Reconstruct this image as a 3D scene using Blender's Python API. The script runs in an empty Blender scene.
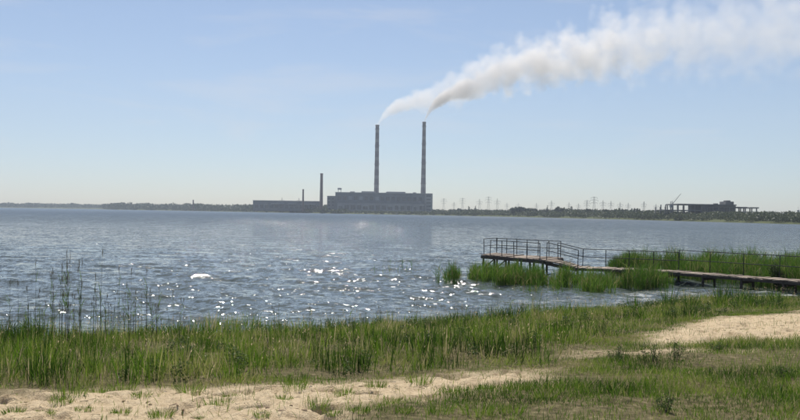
import bpy, math, random
import numpy as np
from mathutils import Vector, Matrix

# ------------------------------------------------------------------ camera, sky, sun, exposure
random.seed(7)
RNG = np.random.default_rng(11)
S = bpy.context.scene
COL = S.collection
CAM_H = 3.0                       # eye height above the lake
FOC = 858.0                       # focal length in photo pixels (800 px wide)
PITCH = math.radians(0.173)
ROLL = math.radians(0.85)
_f = Vector((0, math.cos(PITCH), math.sin(PITCH)))
_u0 = Vector((0, -math.sin(PITCH), math.cos(PITCH)))
_r0 = Vector((1, 0, 0))
_r = _r0 * math.cos(ROLL) + _u0 * math.sin(ROLL)
_u = -_r0 * math.sin(ROLL) + _u0 * math.cos(ROLL)
cam_data = bpy.data.cameras.new('camera')
cam_data.sensor_width = 36.0
cam_data.lens = 36.0 * FOC / 800.0
cam_data.clip_start = 0.1
cam_data.clip_end = 12000
cam = bpy.data.objects.new('camera', cam_data)
COL.objects.link(cam)
cam.matrix_world = Matrix(((_r.x, _u.x, -_f.x, 0), (_r.y, _u.y, -_f.y, 0), (_r.z, _u.z, -_f.z, CAM_H), (0, 0, 0, 1)))
S.camera = cam

SUN_EL, SUN_AZ = 55.0, -11.0       # azimuth measured from +Y towards +X
world = bpy.data.worlds.new('World')
S.world = world
world.use_nodes = True
wn, wl = world.node_tree.nodes, world.node_tree.links
wn.clear()
w_out = wn.new('ShaderNodeOutputWorld')
w_bg = wn.new('ShaderNodeBackground')
w_bg.inputs['Strength'].default_value = 0.083
sky = wn.new('ShaderNodeTexSky')
sky.sky_type = 'NISHITA'
sky.sun_disc = False
sky.sun_elevation = math.radians(SUN_EL)
sky.sun_rotation = math.radians(SUN_AZ)
sky.altitude = 100
sky.air_density = 0.85
sky.dust_density = 0.6
sky.ozone_density = 3.2
# thin high wisps of cloud over the whole sky
w_tc = wn.new('ShaderNodeTexCoord')
w_map = wn.new('ShaderNodeMapping')
w_map.inputs['Scale'].default_value = (3.0, 3.0, 17.0)
w_map.inputs['Location'].default_value = (0.35, 0.0, 0.4)
w_noise = wn.new('ShaderNodeTexNoise')
w_noise.inputs['Scale'].default_value = 1.6
w_noise.inputs['Detail'].default_value = 7
w_noise.inputs['Roughness'].default_value = 0.55
w_noise.inputs['Distortion'].default_value = 0.4
w_ramp = wn.new('ShaderNodeValToRGB')
w_ramp.color_ramp.elements[0].position = 0.53
w_ramp.color_ramp.elements[0].color = (0, 0, 0, 1)
w_ramp.color_ramp.elements[1].position = 0.80
w_ramp.color_ramp.elements[1].color = (0.34, 0.34, 0.34, 1)
w_mix = wn.new('ShaderNodeMix')
w_mix.data_type = 'RGBA'
w_mix.inputs[7].default_value = (8.2, 7.7, 7.5, 1)
wl.new(w_tc.outputs['Generated'], w_map.inputs['Vector'])
wl.new(w_map.outputs['Vector'], w_noise.inputs['Vector'])
wl.new(w_noise.outputs['Fac'], w_ramp.inputs['Fac'])
wl.new(w_ramp.outputs['Color'], w_mix.inputs[0])
wl.new(sky.outputs['Color'], w_mix.inputs[6])
wl.new(w_mix.outputs[2], w_bg.inputs['Color'])
wl.new(w_bg.outputs['Background'], w_out.inputs['Surface'])

sun_data = bpy.data.lights.new('sun', 'SUN')
sun_data.energy = 5.0
sun_data.angle = math.radians(0.53)
sun_data.color = (1.0, 0.95, 0.87)
sun = bpy.data.objects.new('sun', sun_data)
COL.objects.link(sun)
_sd = Vector((math.sin(math.radians(SUN_AZ)) * math.cos(math.radians(SUN_EL)),
              math.cos(math.radians(SUN_AZ)) * math.cos(math.radians(SUN_EL)), math.sin(math.radians(SUN_EL))))
sun.rotation_euler = _sd.to_track_quat('Z', 'Y').to_euler()

S.view_settings.view_transform = 'Standard'
S.view_settings.look = 'None'
S.view_settings.exposure = 0.33
S.view_settings.gamma = 1.0
S.view_settings.use_curve_mapping = False
S.render.engine = 'CYCLES'
S.cycles.use_denoising = True
S.cycles.max_bounces = 8
S.cycles.transparent_max_bounces = 16
S.cycles.volume_bounces = 4
S.cycles.volume_max_steps = 512
S.cycles.use_adaptive_sampling = True
S.cycles.adaptive_threshold = 0.01

# ------------------------------------------------------------------ helpers
def ray(px, py):
    return _f + _r * ((px - 400.0) / FOC) + _u * ((210.0 - py) / FOC)

def at(px, py, Y):
    """world (X, Z) of a photo pixel at ground distance Y"""
    d = ray(px, py)
    t = Y / d.y
    return d.x * t, CAM_H + d.z * t

def nodes_of(name):
    m = bpy.data.materials.new(name)
    m.use_nodes = True
    n, l = m.node_tree.nodes, m.node_tree.links
    n.clear()
    out = n.new('ShaderNodeOutputMaterial')
    return m, n, l, out

def mat(name, c1, c2=None, scale=3.0, rough=0.8, bump=0.0, metal=0.0, detail=5, stretch=(1, 1, 1), coord='Object'):
    m, n, l, out = nodes_of(name)
    p = n.new('ShaderNodeBsdfPrincipled')
    p.inputs['Roughness'].default_value = rough
    p.inputs['Metallic'].default_value = metal
    l.new(p.outputs[0], out.inputs['Surface'])
    if c2 is None:
        c2 = tuple(c * 0.75 for c in c1)
    tc = n.new('ShaderNodeTexCoord')
    mp = n.new('ShaderNodeMapping')
    mp.inputs['Scale'].default_value = stretch
    nz = n.new('ShaderNodeTexNoise')
    nz.inputs['Scale'].default_value = scale
    nz.inputs['Detail'].default_value = detail
    nz.inputs['Roughness'].default_value = 0.65
    rp = n.new('ShaderNodeValToRGB')
    rp.color_ramp.elements[0].position = 0.32
    rp.color_ramp.elements[1].position = 0.68
    rp.color_ramp.elements[0].color = (*c2, 1)
    rp.color_ramp.elements[1].color = (*c1, 1)
    l.new(tc.outputs[coord], mp.inputs['Vector'])
    l.new(mp.outputs['Vector'], nz.inputs['Vector'])
    l.new(nz.outputs['Fac'], rp.inputs['Fac'])
    l.new(rp.outputs['Color'], p.inputs['Base Color'])
    if bump:
        b = n.new('ShaderNodeBump')
        b.inputs['Strength'].default_value = bump
        b.inputs['Distance'].default_value = 0.05
        l.new(nz.outputs['Fac'], b.inputs['Height'])
        l.new(b.outputs['Normal'], p.inputs['Normal'])
    return m

def leaf_mat(name, stops, translucent=0.4, rough=0.55):
    """foliage: colour from the per-blade attribute 'tone', light passes through the blades"""
    m, n, l, out = nodes_of(name)
    a = n.new('ShaderNodeAttribute')
    a.attribute_name = 'tone'
    rp = n.new('ShaderNodeValToRGB')
    els = rp.color_ramp.elements
    els[0].position, els[0].color = stops[0][0], (*stops[0][1], 1)
    els[1].position, els[1].color = stops[-1][0], (*stops[-1][1], 1)
    for pos, c in stops[1:-1]:
        e = els.new(pos)
        e.color = (*c, 1)
    p = n.new('ShaderNodeBsdfPrincipled')
    p.inputs['Roughness'].default_value = rough
    p.inputs['Specular IOR Level'].default_value = 0.2
    t = n.new('ShaderNodeBsdfTranslucent')
    mx = n.new('ShaderNodeMixShader')
    mx.inputs[0].default_value = translucent
    l.new(a.outputs['Fac'], rp.inputs['Fac'])
    l.new(rp.outputs['Color'], p.inputs['Base Color'])
    l.new(rp.outputs['Color'], t.inputs['Color'])
    l.new(p.outputs[0], mx.inputs[1])
    l.new(t.outputs[0], mx.inputs[2])
    l.new(mx.outputs[0], out.inputs['Surface'])
    return m

def tag(o, label=None, cat=None, group=None, kind=None):
    if label: o['label'] = label
    if cat: o['category'] = cat
    if group: o['group'] = group
    if kind: o['kind'] = kind
    return o

def link(name, me, m=None, parent=None, loc=(0, 0, 0), rz=0.0):
    o = bpy.data.objects.new(name, me)
    COL.objects.link(o)
    if m is not None and me is not None and len(me.materials) == 0:
        me.materials.append(m)
    o.location = loc
    o.rotation_euler = (0, 0, rz)
    if parent is not None:
        o.parent = parent
    return o

def empty(name, loc, rz=0.0):
    o = bpy.data.objects.new(name, None)
    COL.objects.link(o)
    o.empty_display_size = 0.3
    o.location = loc
    o.rotation_euler = (0, 0, rz)
    return o

class MB:
    """collects boxes, bars and lathes into one mesh"""
    def __init__(self):
        self.v, self.f = [], []

    def add(self, vs, fs):
        b = len(self.v)
        self.v += [tuple(v) for v in vs]
        self.f += [tuple(i + b for i in f) for f in fs]
        return self

    def box(self, x0, x1, y0, y1, z0, z1):
        vs = [(x0, y0, z0), (x1, y0, z0), (x1, y1, z0), (x0, y1, z0), (x0, y0, z1), (x1, y0, z1), (x1, y1, z1), (x0, y1, z1)]
        return self.add(vs, [(0, 3, 2, 1), (4, 5, 6, 7), (0, 1, 5, 4), (1, 2, 6, 5), (2, 3, 7, 6), (3, 0, 4, 7)])

    def bar(self, a, b, ra, rb=None, n=6, cap=True):
        a, b = Vector(a), Vector(b)
        rb = ra if rb is None else rb
        d = (b - a).normalized()
        t = Vector((0, 0, 1)) if abs(d.z) < 0.9 else Vector((1, 0, 0))
        e1 = d.cross(t).normalized()
        e2 = d.cross(e1)
        vs = []
        for p, r in ((a, ra), (b, rb)):
            for k in range(n):
                an = 2 * math.pi * (k + 0.5) / n
                vs.append(p + e1 * (math.cos(an) * r) + e2 * (math.sin(an) * r))
        fs = [(k, (k + 1) % n, n + (k + 1) % n, n + k) for k in range(n)]
        if cap:
            fs += [tuple(range(n - 1, -1, -1)), tuple(range(n, 2 * n))]
        return self.add(vs, fs)

    def beam(self, a, b, w, h):
        """rectangular beam between two points, w across, h upright"""
        a, b = Vector(a), Vector(b)
        d = (b - a).normalized()
        s = d.cross(Vector((0, 0, 1)))
        if s.length < 1e-4:
            s = Vector((1, 0, 0))
        s.normalize()
        u = s.cross(d)
        vs = []
        for p in (a, b):
            for sx, sz in ((-1, -1), (1, -1), (1, 1), (-1, 1)):
                vs.append(p + s * (sx * w / 2) + u * (sz * h / 2))
        return self.add(vs, [(0, 1, 5, 4), (1, 2, 6, 5), (2, 3, 7, 6), (3, 0, 4, 7), (3, 2, 1, 0), (4, 5, 6, 7)])

    def lathe(self, prof, n=24, c=(0, 0)):
        vs, fs = [], []
        for r, z in prof:
            for k in range(n):
                an = 2 * math.pi * k / n
                vs.append((c[0] + r * math.cos(an), c[1] + r * math.sin(an), z))
        for i in range(len(prof) - 1):
            for k in range(n):
                fs.append((i * n + k, i * n + (k + 1) % n, (i + 1) * n + (k + 1) % n, (i + 1) * n + k))
        return self.add(vs, fs)

    def mesh(self, name, smooth=False):
        me = bpy.data.meshes.new(name)
        me.from_pydata(self.v, [], self.f)
        if smooth:
            me.polygons.foreach_set('use_smooth', [True] * len(me.polygons))
        me.update()
        return me

    def build(self, name, m, parent=None, loc=(0, 0, 0), rz=0.0, smooth=False):
        return link(name, self.mesh(name, smooth), m, parent, loc, rz)

def np_mesh(name, verts, quads=None, tris=None, attrs=None, smooth=False):
    me = bpy.data.meshes.new(name)
    nq = 0 if quads is None else len(quads)
    nt = 0 if tris is None else len(tris)
    me.vertices.add(len(verts))
    me.vertices.foreach_set('co', np.asarray(verts, dtype=np.float32).ravel())
    loops = []
    if nq: loops.append(np.asarray(quads, dtype=np.int32).ravel())
    if nt: loops.append(np.asarray(tris, dtype=np.int32).ravel())
    loops = np.concatenate(loops)
    me.loops.add(len(loops))
    me.loops.foreach_set('vertex_index', loops)
    starts = np.concatenate([np.arange(nq) * 4, nq * 4 + np.arange(nt) * 3]).astype(np.int32)
    me.polygons.add(nq + nt)
    me.polygons.foreach_set('loop_start', starts)
    if smooth:
        me.polygons.foreach_set('use_smooth', np.ones(nq + nt, dtype=bool))
    for k, val in (attrs or {}).items():
        at_ = me.attributes.new(k, 'FLOAT', 'POINT')
        at_.data.foreach_set('value', np.asarray(val, dtype=np.float32).ravel())
    me.update(calc_edges=True)
    return me

# cheap lattice value noise in numpy, 2-D
_perm = RNG.random((256, 256))
def vnoise(x, y):
    xi, yi = np.floor(x).astype(int), np.floor(y).astype(int)
    fx, fy = x - xi, y - yi
    fx, fy = fx * fx * (3 - 2 * fx), fy * fy * (3 - 2 * fy)
    g = lambda a, b: _perm[a & 255, b & 255]
    return (g(xi, yi) * (1 - fx) + g(xi + 1, yi) * fx) * (1 - fy) + (g(xi, yi + 1) * (1 - fx) + g(xi + 1, yi + 1) * fx) * fy
def fbm(x, y, o=4):
    s, a, t = 0.0, 0.5, 0.0
    for k in range(o):
        s = s + a * vnoise(x * 2 ** k + 17.3 * k, y * 2 ** k + 9.1 * k)
        t += a
        a *= 0.5
    return s / t

def poly_sd(x, y, poly):
    """signed distance to a polygon, positive inside"""
    x, y = np.asarray(x, float), np.asarray(y, float)
    d = np.full(x.shape, 1e9)
    inside = np.zeros(x.shape, bool)
    n = len(poly)
    for i in range(n):
        ax, ay = poly[i]
        bx, by = poly[(i + 1) % n]
        ex, ey = bx - ax, by - ay
        t = np.clip(((x - ax) * ex + (y - ay) * ey) / (ex * ex + ey * ey), 0, 1)
        d = np.minimum(d, np.hypot(x - ax - ex * t, y - ay - ey * t))
        c = ((ay > y) != (by > y)) & (x < (bx - ax) * (y - ay) / (by - ay + 1e-12) + ax)
        inside ^= c
    return np.where(inside, d, -d)

# ------------------------------------------------------------------ the lie of the land
NEAR_X = [-200, -30, -9.3, -2.5, 2.9, 6.8, 11.2, 16, 20, 40, 200]
NEAR_Y = [15, 18.5, 19.6, 21.4, 24.6, 27.6, 30.6, 32, 31, 40, 60]
FAR_PX = np.array([-600, -100, 98, 108, 180, 250, 330, 430, 520, 600, 700, 800, 1000, 1500])
FAR_Y = np.array([2600, 2600, 2600, 2080, 1900, 1560, 1320, 1180, 950, 760, 560, 440, 330, 220.])
SAND_A = [(-14, 10.3), (-4.6, 9.95), (-2.4, 10.35), (-1.0, 10.8), (0, 11.3), (1.2, 11.6), (1.8, 11.7), (2.0, 11.1), (1.5, 10.5), (0.9, 10.0), (0.4, 9.5), (-0.2, 9.0), (-0.6, 8.2), (-0.8, 6), (-14, 6)]
SAND_B = [(4.2, 14.3), (5.3, 17.2), (7.4, 19.8), (11, 22), (18, 23), (18, 15.2), (11, 14.2), (8, 14.6), (6, 14.8)]
SAND_C = [(2.9, 13.6), (5.0, 13.9), (5.2, 13.4), (3.0, 13.2)]

def near_shore(x):
    return np.interp(x, NEAR_X, NEAR_Y) + 0.5 * (fbm(x * 0.35 + 40, x * 0.0 + 3.3, 3) - 0.5) * 2
def far_shore(x, y):
    u = np.where(y > 1, x / np.maximum(y, 1), np.sign(x) * 2.0)
    return 1.0 / np.interp(u * FOC + 400, FAR_PX, 1.0 / FAR_Y)
def sandiness(x, y):
    w = 0.9 * (fbm(x * 0.9 + 5, y * 0.9, 4) - 0.5) * 2
    sd = np.maximum(np.maximum(poly_sd(x, y, SAND_A), poly_sd(x, y, SAND_B)), poly_sd(x, y, SAND_C)) + w * 0.55
    return np.clip(0.5 + sd * 1.4, 0, 1)
def height(x, y, fine=True):
    x, y = np.asarray(x, float), np.asarray(y, float)
    dn = near_shore(x) - y
    zn = np.where(dn > 0, 1.5 * (1 - np.exp(-np.maximum(dn, 0) / 14)), np.maximum(0.11 * dn, -2.0))
    fs = far_shore(x, y)
    df = y - fs
    zf = np.where(df > 0, 0.6 + 3.4 * (1 - np.exp(-np.maximum(df, 0) / 60)), np.maximum(0.15 * df, -2.0))
    z = np.maximum(zn, np.where(y > 100, zf, -2))
    nearmask = (np.hypot(x, y) < 45) & (dn > 0)
    if np.any(nearmask):
        k = np.clip(dn / 2.0, 0, 1)
        bumps = 0.16 * (fbm(x * 0.55, y * 0.55, 3) - 0.5)
        if fine:
            s = sandiness(x, y)
            pits = np.clip(0.44 - fbm(x * 2.6 + 31, y * 3.4 + 7, 3), 0, 1)
            bumps = bumps + s * (-0.62 * pits + 0.09 * (fbm(x * 6, y * 6 + 50, 3) - 0.5)) + (1 - s) * 0.05 * (fbm(x * 3, y * 3, 2) - 0.5)
        z = np.where(nearmask, z + k * bumps, z)
    return z

def polar(angles, radii, zf):
    A, R = np.meshgrid(angles, radii, indexing='ij')
    X, Y = R * np.sin(A), R * np.cos(A)
    Z = zf(X, Y, R)
    na, nr = len(angles), len(radii)
    idx = np.arange(na * nr).reshape(na, nr)
    q = np.stack([idx[:-1, :-1], idx[:-1, 1:], idx[1:, 1:], idx[1:, :-1]], -1).reshape(-1, 4)
    return np.stack([X, Y, Z], -1).reshape(-1, 3), q

# ground: one sheet from under the viewer to the horizon
ang = np.radians(np.concatenate([np.arange(-180, -60, 6), np.arange(-60, -31, 1.0), np.arange(-31, 31, 0.2), np.arange(31, 60, 1.0), np.arange(60, 181, 6)]))
rad = np.concatenate([np.linspace(0.5, 7.5, 8), np.exp(np.arange(math.log(7.8), math.log(14), 0.0036)), np.exp(np.arange(math.log(14), math.log(24), 0.0055)), np.exp(np.arange(math.log(24), math.log(40), 0.012)), np.exp(np.arange(math.log(40), math.log(3500), 0.03))])
gv, gq = polar(ang, rad, lambda X, Y, R: height(X, Y))
sand_attr = np.where(gv[:, 1] < 60, sandiness(gv[:, 0], gv[:, 1]), 0.0)
g_me = np_mesh('ground', gv, gq, None, {'sand': sand_attr, 'meadow': (gv[:, 1] > 100).astype(float)}, True)
m, n, l, out = nodes_of('shore_ground')
p = n.new('ShaderNodeBsdfPrincipled')
p.inputs['Roughness'].default_value = 0.95
p.inputs['Specular IOR Level'].default_value = 0.1
at_s = n.new('ShaderNodeAttribute'); at_s.attribute_name = 'sand'
tc = n.new('ShaderNodeTexCoord')
def noise_node(scale, detail=6, rough=0.65):
    z = n.new('ShaderNodeTexNoise')
    z.inputs['Scale'].default_value = scale
    z.inputs['Detail'].default_value = detail
    z.inputs['Roughness'].default_value = rough
    l.new(tc.outputs['Object'], z.inputs['Vector'])
    return z
def ramp_node(src, stops):
    r = n.new('ShaderNodeValToRGB')
    e = r.color_ramp.elements
    e[0].position, e[0].color = stops[0][0], (*stops[0][1], 1)
    e[1].position, e[1].color = stops[-1][0], (*stops[-1][1], 1)
    for pos, c in stops[1:-1]:
        k = e.new(pos); k.color = (*c, 1)
    l.new(src, r.inputs['Fac'])
    return r
n1, n2, n3 = noise_node(1.3), noise_node(9.0), noise_node(60.0, 3)
sand_c = ramp_node(n2.outputs['Fac'], [(0.28, (0.40, 0.29, 0.175)), (0.42, (0.64, 0.495, 0.315)), (0.7, (0.78, 0.63, 0.42))])
soil_c = ramp_node(n2.outputs['Fac'], [(0.3, (0.07, 0.06, 0.028)), (0.55, (0.19, 0.16, 0.08)), (0.75, (0.36, 0.29, 0.17))])
mx = n.new('ShaderNodeMix'); mx.data_type = 'RGBA'
l.new(at_s.outputs['Fac'], mx.inputs[0]); l.new(soil_c.outputs['Color'], mx.inputs[6]); l.new(sand_c.outputs['Color'], mx.inputs[7])
at_m = n.new('ShaderNodeAttribute'); at_m.attribute_name = 'meadow'
mead_c = ramp_node(n1.outputs['Fac'], [(0.3, (0.05, 0.065, 0.025)), (0.7, (0.10, 0.11, 0.045))])
mx2 = n.new('ShaderNodeMix'); mx2.data_type = 'RGBA'
l.new(at_m.outputs['Fac'], mx2.inputs[0]); l.new(mx.outputs[2], mx2.inputs[6]); l.new(mead_c.outputs['Color'], mx2.inputs[7])
l.new(mx2.outputs[2], p.inputs['Base Color'])
hsum = n.new('ShaderNodeMath'); hsum.operation = 'ADD'
l.new(n2.outputs['Fac'], hsum.inputs[0]); l.new(n3.outputs['Fac'], hsum.inputs[1])
n4 = noise_node(22.0, 4, 0.7)
bp0 = n.new('ShaderNodeBump'); bp0.inputs['Strength'].default_value = 0.6; bp0.inputs['Distance'].default_value = 0.05
l.new(n4.outputs['Fac'], bp0.inputs['Height'])
bp = n.new('ShaderNodeBump'); l.new(bp0.outputs['Normal'], bp.inputs['Normal']); bp.inputs['Strength'].default_value = 0.9; bp.inputs['Distance'].default_value = 0.045
l.new(hsum.outputs[0], bp.inputs['Height']); l.new(bp.outputs['Normal'], p.inputs['Normal'])
l.new(p.outputs[0], out.inputs['Surface'])
tag(link('ground', g_me, m), kind='structure')

# ------------------------------------------------------------------ the lake
WAVES = []
for k in range(34):
    lam = 0.55 * (5.2 / 0.55) ** (k / 33.0)
    th = math.radians(RNG.normal(200, 30))          # waves run towards the near shore
    slope = 0.045 * RNG.uniform(0.6, 1.25) * (1.0 if lam < 2.5 else 0.62)
    WAVES.append((lam, math.cos(th), math.sin(th), slope * lam / (2 * math.pi), RNG.uniform(0, 6.28)))
def wave_z(X, Y, R, da):
    Z = np.zeros_like(X)
    C = np.zeros_like(X)
    gust = 0.65 + 0.7 * fbm(X * 0.06 + 9, Y * 0.045, 3)
    shallow = np.clip((Y - near_shore(X)) / 6.0, 0.25, 1)
    grid = np.maximum(R * da, 0.0045 * R * np.clip(R / 25.0, 1, 3))
    for lam, sx, sy, a, ph in WAVES:
        w = np.clip((lam / np.maximum(grid, 1e-4) - 3) / 4, 0, 1)
        # sin th along +Y: direction (sx across, sy along view)
        ph_ = 2 * math.pi / lam * (sy * X + sx * Y) + ph
        sn = np.sin(ph_)
        Z += w * a * gust * shallow * (sn + 0.25 * np.cos(2 * ph_))
        C += w * a * sn
    return Z, C, gust
da = math.radians(0.14)
w_ang = np.concatenate([np.radians(np.arange(-85, -31, 3.0)), np.arange(math.radians(-31), math.radians(31), da), np.radians(np.arange(31, 88, 3.0))])
w_rad = np.concatenate([np.exp(np.arange(math.log(15), math.log(90), 0.0042)), np.exp(np.arange(math.log(90), math.log(300), 0.012)), np.exp(np.arange(math.log(300), math.log(3300), 0.05))])
_foam = {}
def lake_z(X, Y, R):
    Z, C, g = wave_z(X, Y, R, da)
    Z = Z * np.where(np.abs(np.arctan2(X, Y)) > math.radians(31), 0.3, 1.0)
    patch = fbm(X * 0.22 + 3, Y * 0.5, 3)
    streak = fbm(X * 0.9, Y * 2.6 + 20, 4)
    off = Y - near_shore(X)
    crest = np.clip((C - 0.085) * 5, 0, 0.6) * np.clip((patch - 0.58) * 7, 0, 1)
    surf = np.clip(1 - np.abs(off - 2.6) / 2.4, 0, 1) * np.clip((streak - 0.52) * 5, 0, 1) * np.clip((X - 3.0) / 4.0, 0.12, 1)
    _foam['v'] = np.clip(crest + surf, 0, 1)
    return Z
wv, wq = polar(w_ang, w_rad, lake_z)
w_me = np_mesh('lake', wv, wq, None, {'foam': _foam['v'].ravel()}, True)
m, n, l, out = nodes_of('lake_water')
p = n.new('ShaderNodeBsdfPrincipled')
p.inputs['Roughness'].default_value = 0.045
p.inputs['IOR'].default_value = 1.33
p.inputs['Base Color'].default_value = (0.07, 0.085, 0.078, 1)
tc = n.new('ShaderNodeTexCoord')
geo = n.new('ShaderNodeNewGeometry')
acc = geo.outputs['Normal']
sy0 = n.new('ShaderNodeSeparateXYZ'); l.new(tc.outputs['Object'], sy0.inputs[0])
calm = n.new('ShaderNodeMapRange'); calm.inputs[1].default_value = 120; calm.inputs[2].default_value = 450; calm.inputs[3].default_value = 1.0; calm.inputs[4].default_value = 0.30
l.new(sy0.outputs[1], calm.inputs[0])          # the sheltered water off the far shore is calmer
for sc, st, k, det in ((1.2, (0.5, 1.0, 1.0), 0.65, 2), (5.5, (0.6, 1.0, 1.0), 1.45, 2), (15.0, (0.8, 1.0, 1.0), 0.85, 2)):
    mp = n.new('ShaderNodeMapping'); mp.inputs['Scale'].default_value = st
    l.new(tc.outputs['Object'], mp.inputs['Vector'])
    z = n.new('ShaderNodeTexNoise')
    z.inputs['Scale'].default_value = sc; z.inputs['Detail'].default_value = det; z.inputs['Roughness'].default_value = 0.55
    l.new(mp.outputs['Vector'], z.inputs['Vector'])
    sub = n.new('ShaderNodeVectorMath'); sub.operation = 'SUBTRACT'; sub.inputs[1].default_value = (0.5, 0.5, 0.5)
    l.new(z.outputs['Color'], sub.inputs[0])
    mul = n.new('ShaderNodeVectorMath'); mul.operation = 'MULTIPLY'; mul.inputs[1].default_value = (k * 0.7, k, 0.0)
    l.new(sub.outputs[0], mul.inputs[0])
    add = n.new('ShaderNodeVectorMath'); add.operation = 'ADD'
    scl = n.new('ShaderNodeVectorMath'); scl.operation = 'SCALE'
    l.new(mul.outputs[0], scl.inputs[0]); l.new(calm.outputs[0], scl.inputs['Scale'])
    l.new(acc, add.inputs[0]); l.new(scl.outputs[0], add.inputs[1])
    acc = add.outputs[0]
# wave fronts run towards the near shore: beyond the modelled waves their steep faces lean that way
sy = n.new('ShaderNodeSeparateXYZ'); l.new(tc.outputs['Object'], sy.inputs[0])
mr = n.new('ShaderNodeMapRange'); mr.inputs[1].default_value = 40; mr.inputs[2].default_value = 220; mr.inputs[3].default_value = -0.04; mr.inputs[4].default_value = -0.24
l.new(sy.outputs[1], mr.inputs[0])
# gust patches roughen the open lake unevenly
mp = n.new('ShaderNodeMapping'); mp.inputs['Scale'].default_value = (1.6, 0.05, 1.0)
l.new(tc.outputs['Object'], mp.inputs['Vector'])
gz = n.new('ShaderNodeTexNoise'); gz.inputs['Scale'].default_value = 1.0; gz.inputs['Detail'].default_value = 3
l.new(mp.outputs['Vector'], gz.inputs['Vector'])
gr = n.new('ShaderNodeMapRange'); gr.inputs[1].default_value = 0.25; gr.inputs[2].default_value = 0.75; gr.inputs[3].default_value = 0.55; gr.inputs[4].default_value = 1.35
l.new(gz.outputs['Fac'], gr.inputs[0])
far_ = n.new('ShaderNodeMapRange'); far_.inputs[1].default_value = 200; far_.inputs[2].default_value = 900; far_.inputs[3].default_value = 1.0; far_.inputs[4].default_value = 0.8
l.new(sy.outputs[1], far_.inputs[0])
fb = n.new('ShaderNodeMath'); fb.operation = 'MULTIPLY'
l.new(mr.outputs[0], fb.inputs[0]); l.new(far_.outputs[0], fb.inputs[1])
gm = n.new('ShaderNodeMath'); gm.operation = 'MULTIPLY'
l.new(fb.outputs[0], gm.inputs[0]); l.new(gr.outputs[0], gm.inputs[1])
cb = n.new('ShaderNodeCombineXYZ'); l.new(gm.outputs[0], cb.inputs[1])
add = n.new('ShaderNodeVectorMath'); add.operation = 'ADD'
l.new(acc, add.inputs[0]); l.new(cb.outputs[0], add.inputs[1])
acc = add.outputs[0]
nrm = n.new('ShaderNodeVectorMath'); nrm.operation = 'NORMALIZE'
l.new(acc, nrm.inputs[0]); l.new(nrm.outputs[0], p.inputs['Normal'])
fo = n.new('ShaderNodeAttribute'); fo.attribute_name = 'foam'
fz = n.new('ShaderNodeTexNoise'); fz.inputs['Scale'].default_value = 4.0; fz.inputs['Detail'].default_value = 8; fz.inputs['Roughness'].default_value = 0.7
l.new(tc.outputs['Object'], fz.inputs['Vector'])
fm = n.new('ShaderNodeMath'); fm.operation = 'MULTIPLY'
l.new(fo.outputs['Fac'], fm.inputs[0])
fr = ramp_node(fz.outputs['Fac'], [(0.42, (0, 0, 0)), (0.62, (1, 1, 1))])
l.new(fr.outputs['Color'], fm.inputs[1])
df = n.new('ShaderNodeBsdfDiffuse'); df.inputs['Color'].default_value = (0.75, 0.77, 0.78, 1)
ms = n.new('ShaderNodeMixShader')
l.new(fm.outputs[0], ms.inputs[0]); l.new(p.outputs[0], ms.inputs[1]); l.new(df.outputs[0], ms.inputs[2])
l.new(ms.outputs[0], out.inputs['Surface'])
tag(link('lake', w_me, m), kind='structure')

# ------------------------------------------------------------------ materials
M = {}
M['concrete_dark'] = mat('weathered_dark_cladding', (0.19, 0.20, 0.21), (0.11, 0.12, 0.13), 0.06, 0.8)
M['concrete'] = mat('grey_concrete', (0.36, 0.36, 0.36), (0.24, 0.24, 0.245), 0.08, 0.85)
M['concrete_ruin'] = mat('bare_frame_concrete', (0.20, 0.19, 0.18), (0.11, 0.11, 0.11), 0.15, 0.9)
M['pale_roof'] = mat('pale_sheet_roof', (0.5, 0.5, 0.5), (0.36, 0.36, 0.36), 0.2, 0.6)
M['window'] = mat('dusty_glass_and_bay_shade', (0.035, 0.04, 0.045), (0.02, 0.022, 0.025), 0.2, 0.25)
M['bright_window'] = mat('pale_window_pane', (0.34, 0.35, 0.36), (0.25, 0.25, 0.25), 0.2, 0.4)  # for a few panes paler than the rest
M['steel'] = mat('galvanised_steel', (0.22, 0.23, 0.24), (0.14, 0.14, 0.15), 0.5, 0.6, metal=0.3)
M['brick_stack'] = mat('sooty_brick', (0.20, 0.13, 0.10), (0.12, 0.08, 0.07), 0.3, 0.9)
M['stack_light'] = mat('faded_pale_chimney_band', (0.33, 0.30, 0.285), (0.26, 0.235, 0.225), 0.12, 0.85)
M['stack_dark'] = mat('faded_dark_chimney_band', (0.23, 0.20, 0.19), (0.16, 0.14, 0.14), 0.12, 0.85)
M['plank'] = mat('sun_bleached_plank', (0.44, 0.35, 0.27), (0.23, 0.18, 0.135), 6.0, 0.85, 0.3, stretch=(1, 8, 8))
_pn, _pl = M['plank'].node_tree.nodes, M['plank'].node_tree.links
_pb = next(q for q in _pn if q.type == 'BSDF_PRINCIPLED')
_src = _pb.inputs['Base Color'].links[0].from_socket
_oi = _pn.new('ShaderNodeObjectInfo'); _mrr = _pn.new('ShaderNodeMapRange'); _mrr.inputs[3].default_value = 0.45; _mrr.inputs[4].default_value = 1.1
_hs = _pn.new('ShaderNodeHueSaturation')
_pl.new(_oi.outputs['Random'], _mrr.inputs[0]); _pl.new(_mrr.outputs[0], _hs.inputs['Value']); _pl.new(_src, _hs.inputs['Color']); _pl.new(_hs.outputs[0], _pb.inputs['Base Color'])
M['pile'] = mat('rusted_pile_steel', (0.06, 0.045, 0.035), (0.03, 0.025, 0.022), 8.0, 0.8)
M['rail'] = mat('dark_painted_rail', (0.032, 0.034, 0.036), (0.02, 0.02, 0.022), 10.0, 0.95)
M['bark'] = mat('grey_brown_bark', (0.10, 0.08, 0.06), (0.05, 0.04, 0.03), 1.0, 0.9)
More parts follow.
